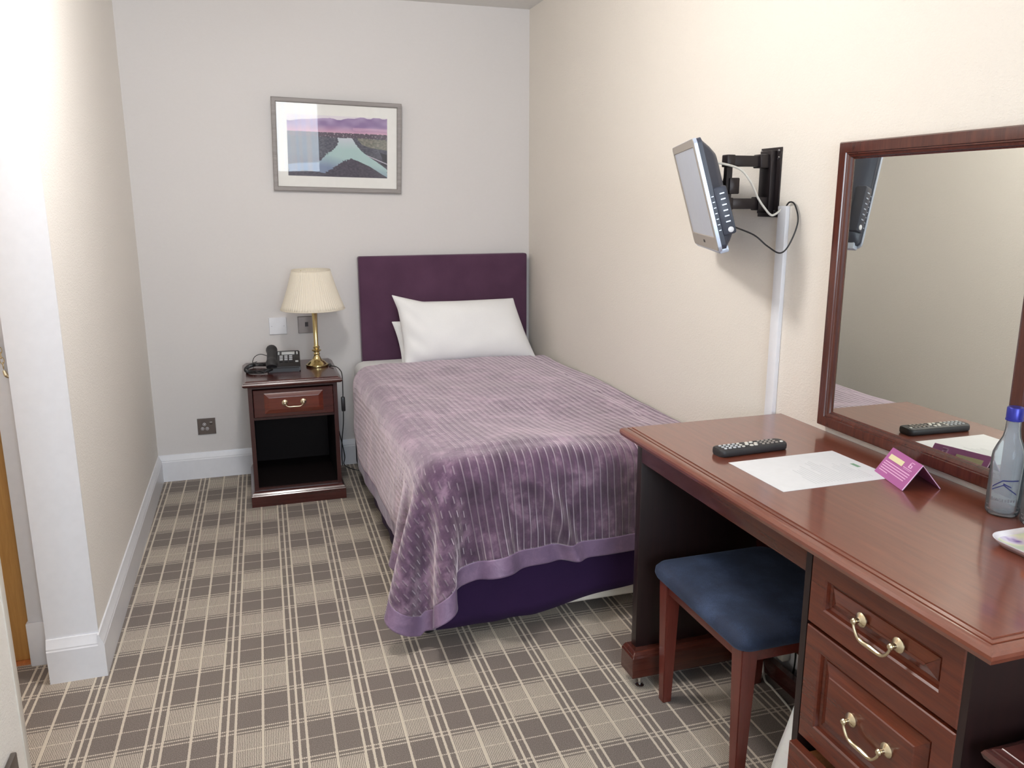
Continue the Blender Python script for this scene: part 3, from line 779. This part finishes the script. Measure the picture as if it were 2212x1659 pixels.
bm = B(); box(bm, -.250, -.236, YB-.0125, YB, .279, .292, bev=.001); finish('rocker', bm, M['steel'], t)
t = thing('power_socket', 'steel socket plate low on the near left wall', 'socket', (XW, 1.56, .30))
bm = bx(XW, XW+.011, 1.517, 1.603, .262, .346, bev=.003); finish('plate', bm, M['steel'], t)
bm = bx(XW+.011, XW+.014, 1.535, 1.547, .30, .32, bev=.001); finish('rocker', bm, M['black'], t)

# ---------------- lamp ----------------
LXx, LYy, LZ = .279, 4.005, .592
t = thing('table_lamp', 'brass candlestick table lamp with cream pleated shade on bedside cabinet', 'lamp', (LXx, LYy, LZ))
z = LZ
bm = B(); lathe(bm, [(.052, z), (.054, z+.004), (.053, z+.010), (.047, z+.013), (.045, z+.016), (.038, z+.021), (.036, z+.025), (.026, z+.030), (.020, z+.038), (.0165, z+.046), (.013, z+.054),
    (.013, z+.057), (.017, z+.060), (.0135, z+.064), (.012, z+.069), (.016, z+.073), (.0225, z+.077), (.0225, z+.080), (.0145, z+.084), (.012, z+.088), (.016, z+.092), (.016, z+.095), (.0125, z+.099), (.0105, z+.103), (.012, z+.22), (.0135, z+.262), (.016, z+.268), (.016, z+.272), (.010, z+.276), (.010, z+.30), (.014, z+.302), (.014, z+.335), (.004, z+.336)], LXx, LYy, 40)
finish('base', bm, M['brass'], t, smooth=40)
def shade():
    bm = B(); n = 288; z0, z1 = .872, 1.058; r0, r1 = .150, .089; rows = []
    for k in range(11):
        f = k/10; zz = z0+(z1-z0)*f; r = r0+(r1-r0)*f-.004*math.sin(PI*f)
        rows.append([((r+.0014*(1 if (i//2) % 2 else -1))*math.cos(2*PI*i/n)+LXx-.006, (r+.0014*(1 if (i//2) % 2 else -1))*math.sin(2*PI*i/n)+LYy, zz) for i in range(n)])
    loft(bm, rows, False, False)
    return bm
o = finish('shade', shade(), M['shade'], t, smooth=80); md = o.modifiers.new('s', 'SOLIDIFY'); md.thickness = .0012
for zz, rr_ in ((.8725, .1505), (1.0575, .0895)):
    bm = B(); tube(bm, [(LXx-.006+rr_*math.cos(a), LYy+rr_*math.sin(a), zz) for a in [2*PI*i/72 for i in range(73)]], .0022, 6, smooth=False); finish('shade_binding', bm, M['shade'], o)
bm = B()
for a in (0, 2.09, 4.19): tube(bm, [(LXx-.006, LYy, .93), (LXx-.006+.087*math.cos(a), LYy+.087*math.sin(a), 1.05)], .0012, 6, smooth=False)
finish('shade_carrier', bm, M['brass'], t)
bm = B(); tube(bm, [(LXx+.05, LYy, LZ+.004), (.345, 4.01, LZ+.004), (.335, 3.97, LZ+.004), (.36, 3.93, LZ+.006), (.373, 3.86, .594), (.377, 3.82, .575), (.376, 3.81, .50), (.375, 3.81, .47), (.374, 3.81, .41), (.372, 3.82, .34), (.366, 3.85, .26), (.370, 3.95, .15), (.38, 4.05, .06)], .0024, 8)
cd = finish('cord', bm, M['black'], t)
finish('inline_switch', bx(.366, .384, 3.801, 3.819, .405, .475, bev=.004), M['black'], cd)

# ---------------- telephone ----------------
t = thing('telephone', 'black desk telephone with coiled cord on the bedside cabinet', 'telephone', (.11, 3.98, .592))
R = Matrix.Translation((.126, 3.985, .592)) @ Matrix.Rotation(math.radians(-3), 4, 'Z')
def TP(bm): bmesh.ops.transform(bm, matrix=R, verts=bm.verts); return bm
bm = B()   # wedge body: local x -.08..+.075, y -.08..+.08
prof = [(-.080, .0), (-.080, .022), (-.074, .028), (.060, .076), (.074, .074), (.080, .060), (.080, 0)]
rows = [[(x, y, zz) for y, zz in prof] for x in (-.078, .072)]
loft(bm, rows); bmesh.ops.bevel(bm, geom=list(bm.edges), offset=.004, segments=2, affect='EDGES')
finish('body', TP(bm), M['black'], t)
sl = math.atan2(.048, .134)
SF = Matrix.Translation((0, -.074, .0285)) @ Matrix.Rotation(sl, 4, 'X')
def on_slope(bm): bmesh.ops.transform(bm, matrix=R @ SF, verts=bm.verts); return bm
finish('display', on_slope(bx(-.012, .048, .104, .128, -.001, .003, bev=.001)), M['lcd'], t)
for i in range(3):
    for j in range(4):
        finish('key', on_slope(bx(-.022+i*.022, -.007+i*.022, .034+j*.0165, .042+j*.0165, 0, .0035, bev=.001)), M['grey_plastic'] if (i+j) % 1 == 0 and j else M['black_dull'], t)
finish('key', on_slope(bx(-.030, -.022, .104, .128, -.001, .003, bev=.001)), M['lcd'], t)
finish('key', on_slope(bx(.056, .063, .104, .128, -.001, .003, bev=.001)), M['lcd'], t)
finish('key', on_slope(bx(.050, .064, .030, .040, 0, .004, bev=.001)), M['lcd'], t)
bm = B(); tube(bm, [(-.058, -.082, .026), (-.058, -.066, .040), (-.058, -.03, .050), (-.058, .03, .072), (-.058, .06, .082), (-.058, .080, .070)], [.024, .027, .022, .022, .027, .024], 16, 6)
bmesh.ops.scale(bm, vec=(1.0, 1, 1), verts=bm.verts)
finish('handset', TP(bm), M['black_dull'], t)
bm = B()
path = smooth_path([(.065, 3.905, .612), (.02, 3.885, .603), (-.03, 3.90, .603), (-.052, 3.95, .603), (-.042, 4.02, .604), (-.015, 4.06, .605), (.03, 4.05, .606), (.055, 4.03, .612)], 40)
hel = []
for k, p in enumerate(path):
    tdir = (path[min(k+1, len(path)-1)]-path[max(k-1, 0)]).normalized(); a = tdir.cross(Vector((0, 0, 1))).normalized(); b = a.cross(tdir)
    for q in range(3):
        ph = (k*3+q)*2*PI/12.0; hel.append(p+tdir*0+a*.0078*math.cos(ph)+b*.0078*math.sin(ph))
tube(bm, hel, .0017, 5, smooth=False)
finish('coiled_cord', bm, M['black'], t, smooth=60)
bm = B(); tube(bm, [(.06, 4.06, .64), (.02, 4.09, .650), (-.01, 4.13, .63), (-.02, 4.16, .598), (0.0, 4.186, .596)], .0018, 6); finish('line_cord', bm, M['black'], t)

# ---------------- television ----------------
az, ti = math.radians(68.6), math.radians(16.05)
wv = Vector((math.cos(az), math.sin(az), 0)); n0 = Vector((-math.sin(az), math.cos(az), 0))
uv_ = Vector((0, 0, 1))*math.cos(ti)+n0*math.sin(ti); nv_ = n0*math.cos(ti)-Vector((0, 0, 1))*math.sin(ti)
TVo = Vector((1.127, 1.98, 1.535)); TW, TH = .42, .303
TT = frame_T(TVo, wv, uv_, nv_)      # x along width (away), y up (negative = down), z facing
tv = thing('television', 'silver edged flat television on black arm tilted down toward the bed', 'television', tuple(TVo+wv*TW/2-uv_*TH-nv_*.03))
def tvp(name, bm, mat, par=None, smooth=30):
    bmesh.ops.transform(bm, matrix=TT, verts=bm.verts); return finish(name, bm, mat, par or tv, smooth=smooth)
def rr_loop(x0, x1, y0, y1, r, z, n=5):
    out = []
    for cx, cy, a0 in ((x1-r, y1-r, 0), (x0+r, y1-r, PI/2), (x0+r, y0+r, PI), (x1-r, y0+r, 3*PI/2)):
        for k in range(n+1): a = a0+PI/2*k/n; out.append((cx+r*math.cos(a), cy+r*math.sin(a), z))
    return out
bm = B(); loft(bm, [rr_loop(0, TW, -TH, 0, .014, z) for z in (-.004, 0)], True, False)
# front ring around the screen
rows = [rr_loop(0, TW, -TH, 0, .014, 0), rr_loop(.016, TW-.016, -TH+.036, -.020, .003, .0005), rr_loop(.018, TW-.018, -TH+.038, -.022, .003, -.003)]
loft(bm, rows, False, False); tvp('bezel', bm, M['tv_bezel'])
tvp('screen', bx(.017, TW-.017, -TH+.037, -.021, -.0036, -.0022), M['tv_screen'])
bm = B(); loft(bm, [rr_loop(-.001, TW+.001, -TH-.004, .001, .015, z) for z in (-.002, -.003, -.010, -.011)])
box(bm, .01, TW-.01, -TH-.010, -TH+.01, -.030, -.004, bev=.004); tvp('silver_band', bm, M['tv_silver'])
bm = B(); loft(bm, [rr_loop(.001, TW-.001, -TH, -.001, .014, -.010), rr_loop(.001, TW-.001, -TH, -.001, .014, -.023), rr_loop(.004, TW-.004, -TH+.004, -.010, .014, -.026), rr_loop(.010, TW-.01, -TH+.02, -.030, .02, -.042), rr_loop(.03, TW-.03, -TH+.035, -.05, .02, -.056), rr_loop(.05, TW-.05, -TH+.05, -.07, .02, -.060)])
tvp('casing', bm, M['tv_back'])
bm = B(); box(bm, -.004, .03, -.268, -.138, -.058, -.022, bev=.006); sp_ = tvp('speaker_panel', bm, M['tv_back'])
for k in range(6):
    bm = B(); box(bm, -.0052, -.003, -.158-.0152*k, -.155-.0152*k, -.048, -.036); tvp('slot', bm, M['tv_silver'], sp_)
for k in range(7):
    bm = B(); box(bm, -.0005, .002, -.160-.0152*k, -.158-.0152*k, -.020, -.014); tvp('slot', bm, M['tv_silver'], tv)
bm = B(); lathe(bm, [(.0075, 0), (.0075, .002), (.005, .003)], n=20, T=frame_T((-.0038, -.255, -.044), (0, 1, 0), (0, 0, 1), (-1, 0, 0))); tvp('round_badge', bm, M['white_plastic'], sp_)
bm = B(); box(bm, .190, .201, -TH+.015, -TH+.023, 0, .0008); box(bm, .205, .216, -TH+.015, -TH+.023, 0, .0008); tvp('badge', bm, M['ink_dark'])
# wall bracket
br = thing('television_bracket', 'black steel swing arm bracket bolted to cream wall', 'bracket', (XR, 2.09, 1.43))
bm = bx(XR-.004, XR, 2.042, 2.140, 1.33, 1.524, bev=.001); box(bm, XR-.022, XR-.004, 2.062, 2.118, 1.34, 1.515, bev=.002)
finish('wall_mounting_plate', bm, M['black_metal'], br)
bm = B()
for y, zz in ((2.051, 1.514), (2.131, 1.514), (2.051, 1.495), (2.131, 1.49), (2.055, 1.345), (2.13, 1.35), (2.125, 1.45)):
    finish('bolt', lathe(B(), [(.0045, 0), (.0045, .003), (.002, .004)], n=10, T=frame_T((XR-.004, y, zz), (0, 1, 0), (0, 0, 1), (-1, 0, 0))), M['chrome'], br)
for zz in (1.486, 1.368):
    bm = bx(1.31, 1.428, 2.078, 2.102, zz-.015, zz+.015, bev=.002); box(bm, 1.402, 1.436, 2.070, 2.110, zz-.019, zz+.019, bev=.003); box(bm, 1.296, 1.322, 2.074, 2.106, zz-.017, zz+.017, bev=.003)
    finish('arm', bm, M['black_metal'], br)
bm = bx(1.300, 1.318, 2.082, 2.098, 1.35, 1.50); finish('pivot_post', bm, M['black_metal'], br)
mc = TT @ Vector((TW/2+.0, -.13, -.062))
bm = bx(1.308, 1.340, 2.075, 2.115, 1.395, 1.44, bev=.003)
tube(bm, [(1.324, 2.10, 1.42), tuple(mc)], .010, 10, smooth=False)
finish('tilt_head', bm, M['black_metal'], br)
bm = bx(TW/2-.05, TW/2+.05, -.18, -.08, -.066, -.060, bev=.001); bmesh.ops.transform(bm, matrix=TT, verts=bm.verts); finish('screen_plate', bm, M['black_metal'], br)
# cables
bm = B(); tube(bm, [TT @ Vector((.10, -.07, -.052)), (1.315, 2.05, 1.465), (1.35, 2.04, 1.43), (1.378, 2.04, 1.385), (1.40, 2.035, 1.355), (1.42, 2.03, 1.336), (1.435, 2.02, 1.345), (1.443, 2.012, 1.358), (1.444, 2.008, 1.35)], .0032, 8)
tag(finish('aerial_cable', bm, M['cable_white']), 'white aerial cable from the television into the trunking', 'cable')
bm = B(); tube(bm, [TT @ Vector((.03, -.25, -.054)), (1.322, 1.965, 1.285), (1.36, 1.955, 1.255), (1.40, 1.95, 1.235), (1.425, 1.945, 1.26), (1.443, 1.94, 1.32), (1.444, 1.96, 1.365), (1.444, 1.985, 1.372), (1.444, 2.003, 1.355)], .0022, 8)
tag(finish('power_cable', bm, M['black']), 'thin black cable looping below the television to the trunking', 'cable')
tag(finish('cable_trunking', bx(XR-.014, XR, 1.990, 2.028, .136, 1.362, bev=.002), M['white_plastic']), 'white plastic cable trunking running down the wall behind the desk', 'trunking')

# ---------------- mirror ----------------
MY0, MY1, MZ0, MZ1 = 1.174, 1.774, .7906, 1.5187
t = thing('wall_mirror', 'rectangular mahogany framed mirror on the wall above the desk', 'mirror', (XR, (MY0+MY1)/2, MZ0))
T = frame_T((XR, (MY0+MY1)/2, (MZ0+MZ1)/2), (0, -1, 0), (0, 0, 1), (-1, 0, 0)); w, h = (MY1-MY0)/2, (MZ1-MZ0)/2
prof = [(0, 0), (0, .0235), (-.003, .0275), (-.012, .0285), (-.026, .0275), (-.0275, .0245), (-.030, .0245), (-.032, .022), (-.037, .020), (-.039, .015), (-.042, .013)]
bm = B(); loft(bm, [[(-w-o, -h-o, z), (w+o, -h-o, z), (w+o, h+o, z), (-w-o, h+o, z)] for o, z in prof], False, False, T=T)
finish('frame', bm, M['wood_z'], t, smooth=20)
bm = B(); w2, h2 = w-.038, h-.038; loft(bm, [[(-w2, -h2, z), (w2, -h2, z), (w2, h2, z), (-w2, h2, z)] for z in (.004, .013)], T=T)
finish('mirror_glass', bm, M['mirror'], t, smooth=0)

# ---------------- things on the desk ----------------
ZT = ZD+.0002
# remote
t = thing('remote_control', 'dark grey television remote control lying across the desk', 'remote control', (1.15, 1.675, ZT))
RM = Matrix.Translation((1.152, 1.672, ZT)) @ Matrix.Rotation(math.radians(3), 4, 'Z')
bm = B(); L2, W2 = .098, .025
prof = [(.86, 0), (1.0, .004), (1.02, .011), (.97, .016), (.80, .0185)]
loft(bm, [rr_loop(-L2*(.98+.02*s), L2*(.98+.02*s), -W2*s, W2*s, .013, zz) for s, zz in prof])
bmesh.ops.transform(bm, matrix=RM, verts=bm.verts); finish('casing', bm, M['black_dull'], t, smooth=50)
def keyr(x, y, rx, ry, mat):
    bm = B(); T = RM @ Matrix.Translation((x, y, .0183)) @ Matrix.Diagonal((rx, ry, 1, 1))
    lathe(bm, [(1, 0), (1, .0018), (.75, .0026)], n=14, T=T); finish('button', bm, mat, t)
for i in range(5):
    for j in range(3): keyr(-.080+i*.013, -.012+j*.012, .0042, .0036, M['grey_plastic'] if i < 4 else M['cable_white'])
for a in range(6): keyr(.003+.013*math.cos(a*PI/3), .013*math.sin(a*PI/3)*.95, .0052, .0046, M['cable_white'])
for i in range(4):
    for j in range(3): keyr(.032+i*.013, -.011+j*.011, .0040, .0032, M['tv_bezel'])
keyr(.086, -.010, .0045, .004, M['cable_white'])
# paper
t = thing('paper_sheet', 'white printed sheet of paper lying on the desk', 'paper', (1.2, 1.5, ZT))
PM = Matrix.Translation((1.201, 1.5045, ZT)) @ Matrix.Rotation(math.radians(.6), 4, 'Z')
bm = bx(-.1485, .1485, -.105, .105, 0, .0006); bmesh.ops.transform(bm, matrix=PM, verts=bm.verts); finish('sheet', bm, M['paper'], t, smooth=0)
bm = B(); random.seed(4)
for k in range(19):
    x = .105-k*.0085; ln = .15*(.55+.4*random.random()) if k % 6 else .05
    box(bm, x-.0006, x+.0006, -.085, -.085+ln, .0006, .0008)
bmesh.ops.transform(bm, matrix=PM, verts=bm.verts); finish('printed_lines', bm, M['grey_plastic'], t, smooth=0)
bm = bx(.118, .128, -.020, .006, .0006, .0008); bmesh.ops.transform(bm, matrix=PM, verts=bm.verts); finish('printed_heading', bm, M['ink_green'], t, smooth=0)
# tent card
t = thing('tent_card', 'folded purple information card standing beside the paper sheet', 'card', (1.34, 1.385, ZT))
A0, A1 = Vector((1.300, 1.326, ZT)), Vector((1.338, 1.452, ZT)); R0, R1 = Vector((1.343, 1.320, .823)), Vector((1.379, 1.446, .823)); Bk0, Bk1 = Vector((1.386, 1.310, ZT)), Vector((1.421, 1.436, ZT))
def quad_sheet(a, b, c, d, th=.0008):
    n = (b-a).cross(d-a).normalized()*th; bm = B()
    loft(bm, [[tuple(p) for p in (a, b, c, d)], [tuple(p+n) for p in (a, b, c, d)]]); return bm
finish('front_leaf', quad_sheet(A0, R0, R1, A1), M['card_purple'], t, smooth=0)
finish('back_leaf', quad_sheet(Bk0, Bk1, R1, R0), M['card_purple'], t, smooth=0)
finish('inner_lining', quad_sheet(A0+Vector((.0022, 0, 0)), A1+Vector((.0022, 0, 0)), R1-Vector((0, 0, .003)), R0-Vector((0, 0, .003)), .0004), M['card_inside'], t, smooth=0)
bm = B(); tube(bm, [A0+Vector((0, 0, .001)), R0, Bk0+Vector((0, 0, .001))], .0012, 6, smooth=False); finish('white_edge', bm, M['card_pink'], t)
ex = (A1-A0); ey = (R0-A0); nn = ex.cross(ey).normalized()
if nn.x > 0: nn = -nn
def onface(u0, u1, v0, v1, mat, name, par=t, o=.0018):
    # u: 0 = far end, 1 = near end (reading direction), v: 0 = top
    P = lambda u, v: (R1*(1-u)+R0*u)*(1-v)+(A1*(1-u)+A0*u)*v+nn*o
    bm = B(); a, b, c, d = P(u0, v0), P(u1, v0), P(u1, v1), P(u0, v1)
    loft(bm, [[tuple(q-nn*.0006) for q in (a, b, c, d)], [tuple(q) for q in (a, b, c, d)]]); return finish(name, bm, mat, par, smooth=0)
onface(.10, .56, .20, .38, M['card_yellow'], 'yellow_sticker')
for k, (a, b) in enumerate(((.08, .90), (.07, .90), (.07, .88), (.07, .86), (.07, .36))): onface(a, b, .47+k*.085, .50+k*.085, M['card_pink'], 'text_line')
onface(.60, .88, .335, .355, M['card_pink'], 'text_line'); onface(.62, .86, .385, .398, M['card_pink'], 'text_line')
for a, b, c, d in ((.72, .745, .13, .29), (.745, .81, .265, .29), (.79, .815, .20, .29), (.745, .815, .185, .205), (.73, .83, .09, .11)): onface(a, b, c, d, M['card_pink'], 'emblem')
# the same print on the far leaf
A0s, A1s, R0s, R1s, nns = A0, A1, R0, R1, nn
A0, A1, R0, R1 = Bk1, Bk0, R1s, R0s; nn = (Bk1-Bk0).cross(R0s-Bk0).normalized(); nn = nn if nn.x > 0 else -nn
onface(.10, .56, .20, .38, M['card_yellow'], 'yellow_sticker')
for k, (a, b) in enumerate(((.08, .90), (.07, .90), (.07, .88), (.07, .86), (.07, .36))): onface(a, b, .47+k*.085, .50+k*.085, M['card_pink'], 'text_line')
for a, b, c, d in ((.72, .745, .13, .29), (.745, .81, .265, .29), (.79, .815, .20, .29), (.745, .815, .185, .205), (.73, .83, .09, .11)): onface(a, b, c, d, M['card_pink'], 'emblem')
# bottles
def bottle(x, y, label):
    t = thing('water_bottle', label, 'bottle', (x, y, ZT), group='glass water bottles on the desk')
    z = ZT; R0 = .0305; HS = .84
    outer = [(r, z+(q-z)*HS) for r, q in [(.024, z), (.028, z+.002), (R0, z+.010), (R0, z+.135), (.029, z+.150), (.0235, z+.168), (.016, z+.188), (.0135, z+.205), (.0128, z+.226), (.0135, z+.228), (.0135, z+.236), (.0125, z+.238), (.0125, z+.246)]]
    bm = B(); lathe(bm, outer+[(r-.0022, zz) for r, zz in outer[::-1][:-3]]+[(R0-.003, z+.012), (.022, z+.006), (.004, z+.009)], x, y, 40, caps=(True, True))
    finish('glass_body', bm, M['glass'], t, smooth=50)
    bm = B(); zc = z+.228*HS; lathe(bm, [(.015, zc), (.0156, zc+.0005), (.0156, zc+.003), (.0150, zc+.0035), (.0150, zc+.0245), (.0138, zc+.0265)], x, y, 32); finish('cap', bm, M['cap_blue'], t)
    # printed bird mark facing the room
    lb = B(); 
    def strip(pts, wd):
        for (a0, z0), (a1, z1) in zip(pts, pts[1:]):
            P = lambda a, zz, rr: (x+rr*math.cos(a), y+rr*math.sin(a), zz)
            loops = [[P(a0, z0-wd, r_), P(a1, z1-wd, r_), P(a1, z1+wd, r_), P(a0, z0+wd, r_)] for r_ in (R0+.0001, R0+.0005)]
            loft(lb, loops)
    a = PI*1.22
    seg = lambda p, q, n=5: [(p[0]+(q[0]-p[0])*k/n, p[1]+(q[1]-p[1])*k/n) for k in range(n+1)]
    strip(seg((a-.75, z+.060), (a-.15, z+.076))+seg((a-.15, z+.076), (a+.75, z+.078)), .0012)
    strip(seg((a-.75, z+.054), (a-.05, z+.068)), .0010); strip(seg((a-.1, z+.070), (a+.35, z+.064)), .0012); strip(seg((a-.1, z+.068), (a+.7, z+.050)), .0012)
    finish('bird_mark', lb, M['ink_blue'], t, smooth=0)
    lb = B()
    for k in range(9):
        a0 = a-.72+k*.16; strip([(a0, z+.036), (a0+.09, z+.036)], .0022 if k % 3 else .0035)
    finish('lettering', lb, M['ink_grey'], t, smooth=0)
bottle(1.393, 1.162, 'clear glass water bottle with blue cap nearest the mirror frame')
bottle(1.408, 1.096, 'clear glass water bottle cut off by the right edge, behind the terracotta pot')
# tray
t = thing('tray', 'white melamine tray with purple and green leaf print on the desk', 'tray', (1.32, .92, ZT))
bm = B(); x0, x1, y0, y1 = 1.238, 1.428, .80, 1.062; z = ZT
loft(bm, [rr_loop(x0+.014-o, x1-.014+o, y0+.014-o, y1-.014+o, .022+o, zz, 8) for o, zz in ((-.012, z), (0, z), (.014, z+.014), (.0155, z+.0165), (.012, z+.0165), (.006, z+.010))], True, False)
finish('rim', bm, M['tray_rim'], t, smooth=50)
bm = B(); loft(bm, [rr_loop(x0+.014-o, x1-.014+o, y0+.014-o, y1-.014+o, .022+max(o, 0), zz, 8) for o, zz in ((.0062, z+.0102), (-.002, z+.0035), (-.006, z+.003))], False, True)
finish('printed_base', bm, M['tray'], t, smooth=50)
t_ = (1.302, .992); z = ZT+.0035
bm = B(); lathe(bm, [(.022, z), (.0275, z+.030), (.0305, z+.031), (.0318, z+.045), (.0285, z+.045), (.026, z+.030), (.020, z+.004), (.001, z+.0035)], t_[0], t_[1], 36)
tag(finish('terracotta_pot', bm, M['terracotta']), 'small empty terracotta pot standing on the tray', 'pot')

# ---------------- stool ----------------
t = thing('stool', 'wooden stool with worn navy velour seat pushed under the desk', 'stool', (1.18, 1.645, 0))
SX0, SX1, SY0, SY1 = 1.0, 1.36, 1.435, 1.86
bm = B()
def seat_loop(o, zz): return rr_loop(SX0-o, SX1+o, SY0-o, SY1+o, .03, zz, 6)
rows = [seat_loop(-.006, .372), seat_loop(.002, .376), seat_loop(.007, .388), seat_loop(.006, .402), seat_loop(-.002, .413), seat_loop(-.02, .420), seat_loop(-.05, .424), seat_loop(-.10, .427), seat_loop(-.16, .428)]
rows = [rr_loop(SX0-o, SX1+o, SY0-o, SY1+o, max(.004, .034+o*.15), zz, 6) for o, zz in ((-.006, .372), (.002, .376), (.007, .388), (.006, .402), (-.002, .413), (-.02, .420), (-.05, .424), (-.10, .427), (-.16, .428))]
loft(bm, rows); 
for v in bm.verts: v.co.z += .002*noise.noise(v.co*22)
finish('seat_cushion', bm, M['blue_seat'], t, smooth=60)
def leg(cx, cy, sx, sy):
    bm = B(); a, b = .044, .026
    top = [(cx, cy), (cx-sx*a, cy), (cx-sx*a, cy-sy*a), (cx, cy-sy*a)]
    ix, iy = cx-sx*.008, cy-sy*.008
    bot = [(ix, iy), (ix-sx*b, iy), (ix-sx*b, iy-sy*b), (ix, iy-sy*b)]
    loft(bm, [[(*p, 0) for p in bot], [((p[0]*.25+q[0]*.75), (p[1]*.25+q[1]*.75), .28) for p, q in zip(bot, top)], [(*p, .372) for p in top]])
    bmesh.ops.bevel(bm, geom=list(bm.edges), offset=.002, segments=2, affect='EDGES'); return bm
for sx, sy in ((-1, -1), (-1, 1), (1, -1), (1, 1)):
    finish('leg', leg(SX0+.012 if sx < 0 else SX1-.012, SY0+.012 if sy < 0 else SY1-.012, sx, sy), M['wood_stool'], t)
for a in ((SX0+.018, SX0+.036, SY0+.05, SY1-.05), (SX1-.036, SX1-.018, SY0+.05, SY1-.05)): finish('rail', bx(*a,   .337, .373, bev=.001), M['wood_stool_h'], t)
for a in ((SX0+.05, SX1-.05, SY0+.018, SY0+.036), (SX0+.05, SX1-.05, SY1-.036, SY1-.018)): finish('rail', bx(*a,   .337, .373, bev=.001), M['wood_stool_h'], t)

# ---------------- under the desk ----------------
bm = B(); n = 40; rows = []
for k in range(15):
    f = k/14; zz = .002+.43*f; r = .098*(1-f**1.6)*(.92+.08*math.sin(f*5))+.010
    if k == 0: r *= .85
    rows.append([(1.128+(r+.008*noise.noise(Vector((math.cos(2*PI*i/n)*1.6, math.sin(2*PI*i/n)*1.6, f*3))))*math.cos(2*PI*i/n)*(1.0), 1.318+(r*.82+.008*noise.noise(Vector((math.cos(2*PI*i/n)*1.6, math.sin(2*PI*i/n)*1.6, f*3+9))))*math.sin(2*PI*i/n), zz) for i in range(n)])
loft(bm, rows)
tag(finish('bin_bag', bm, M['bag'], smooth=70), 'white plastic bag standing on the floor beside the desk drawers', 'bag')
t = thing('plug', 'cream plug in the wall low down beneath the desk', 'plug', (XR-.02, 1.83, .09))
bm = bx(XR-.0255, XR-.017, 1.77, 1.86, .05, .13, bev=.002); finish('socket_plate', bm, M['white_plastic'], t)
bm = bx(XR-.056, XR-.025, 1.80, 1.845, .062, .105, bev=.008, seg=3); finish('plug_body', bm, M['cable_white'], t)
bm = B(); tube(bm, [(1.42, 1.79, .135), (1.425, 1.78, .10), (1.425, 1.785, .03), (1.41, 1.79, .006)], .003, 8); tag(finish('desk_cable', bm, M['black']), 'black flex hanging by the plug under the desk', 'cable')
bm = B(); tube(bm, [(1.385, 1.86, .14), (1.38, 1.87, .07), (1.36, 1.83, .006), (1.352, 1.78, .005), (1.345, 1.72, .005), (1.335, 1.66, .005), (1.31, 1.60, .005)], .0034, 8); tag(finish('white_flex', bm, M['cable_white']), 'white flex trailing across the carpet under the desk', 'cable')
# cable on the floor between cabinet and bed
bm = B(); tube(bm, [(.385, 4.20, .20), (.40, 4.12, .09), (.385, 4.02, .075), (.41, 3.92, .08), (.46, 3.90, .07)], .0026, 8); tag(finish('bedside_cable', bm, M['black']), 'black cable between the bedside cabinet and the bed', 'cable')

# ---------------- world, camera, view ----------------
w = bpy.data.worlds.new('world'); bpy.context.scene.world = w; w.use_nodes = True
w.node_tree.nodes['Background'].inputs[0].default_value = (.6, .7, .9, 1); w.node_tree.nodes['Background'].inputs[1].default_value = .3
cam = bpy.data.cameras.new('camera'); co = bpy.data.objects.new('camera', cam); C.objects.link(co)
fwd = Vector((0.29584565, 0.92953315, -0.22009879)); rt = Vector((0.95277315, -0.30367736, -0.00183727)); up = Vector((0.06854683, 0.20916067, 0.97547586))
Mx = Matrix.Identity(4)
for k in range(3): Mx[k][0] = rt[k]; Mx[k][1] = up[k]; Mx[k][2] = -fwd[k]
Mx[2][3] = 1.38
co.matrix_world = Mx
cam.sensor_width = 36; cam.lens = 1763.124/2212*36; cam.clip_start = .02; cam.clip_end = 50
sc = bpy.context.scene; sc.camera = co
sc.view_settings.view_transform = 'Standard'; sc.view_settings.look = 'None'; sc.view_settings.gamma = 1; sc.view_settings.exposure = .57
sc.view_settings.use_curve_mapping = False
sc.cycles.max_bounces = 10; sc.cycles.caustics_reflective = False; sc.cycles.caustics_refractive = False
sc.cycles.sample_clamp_indirect = 6
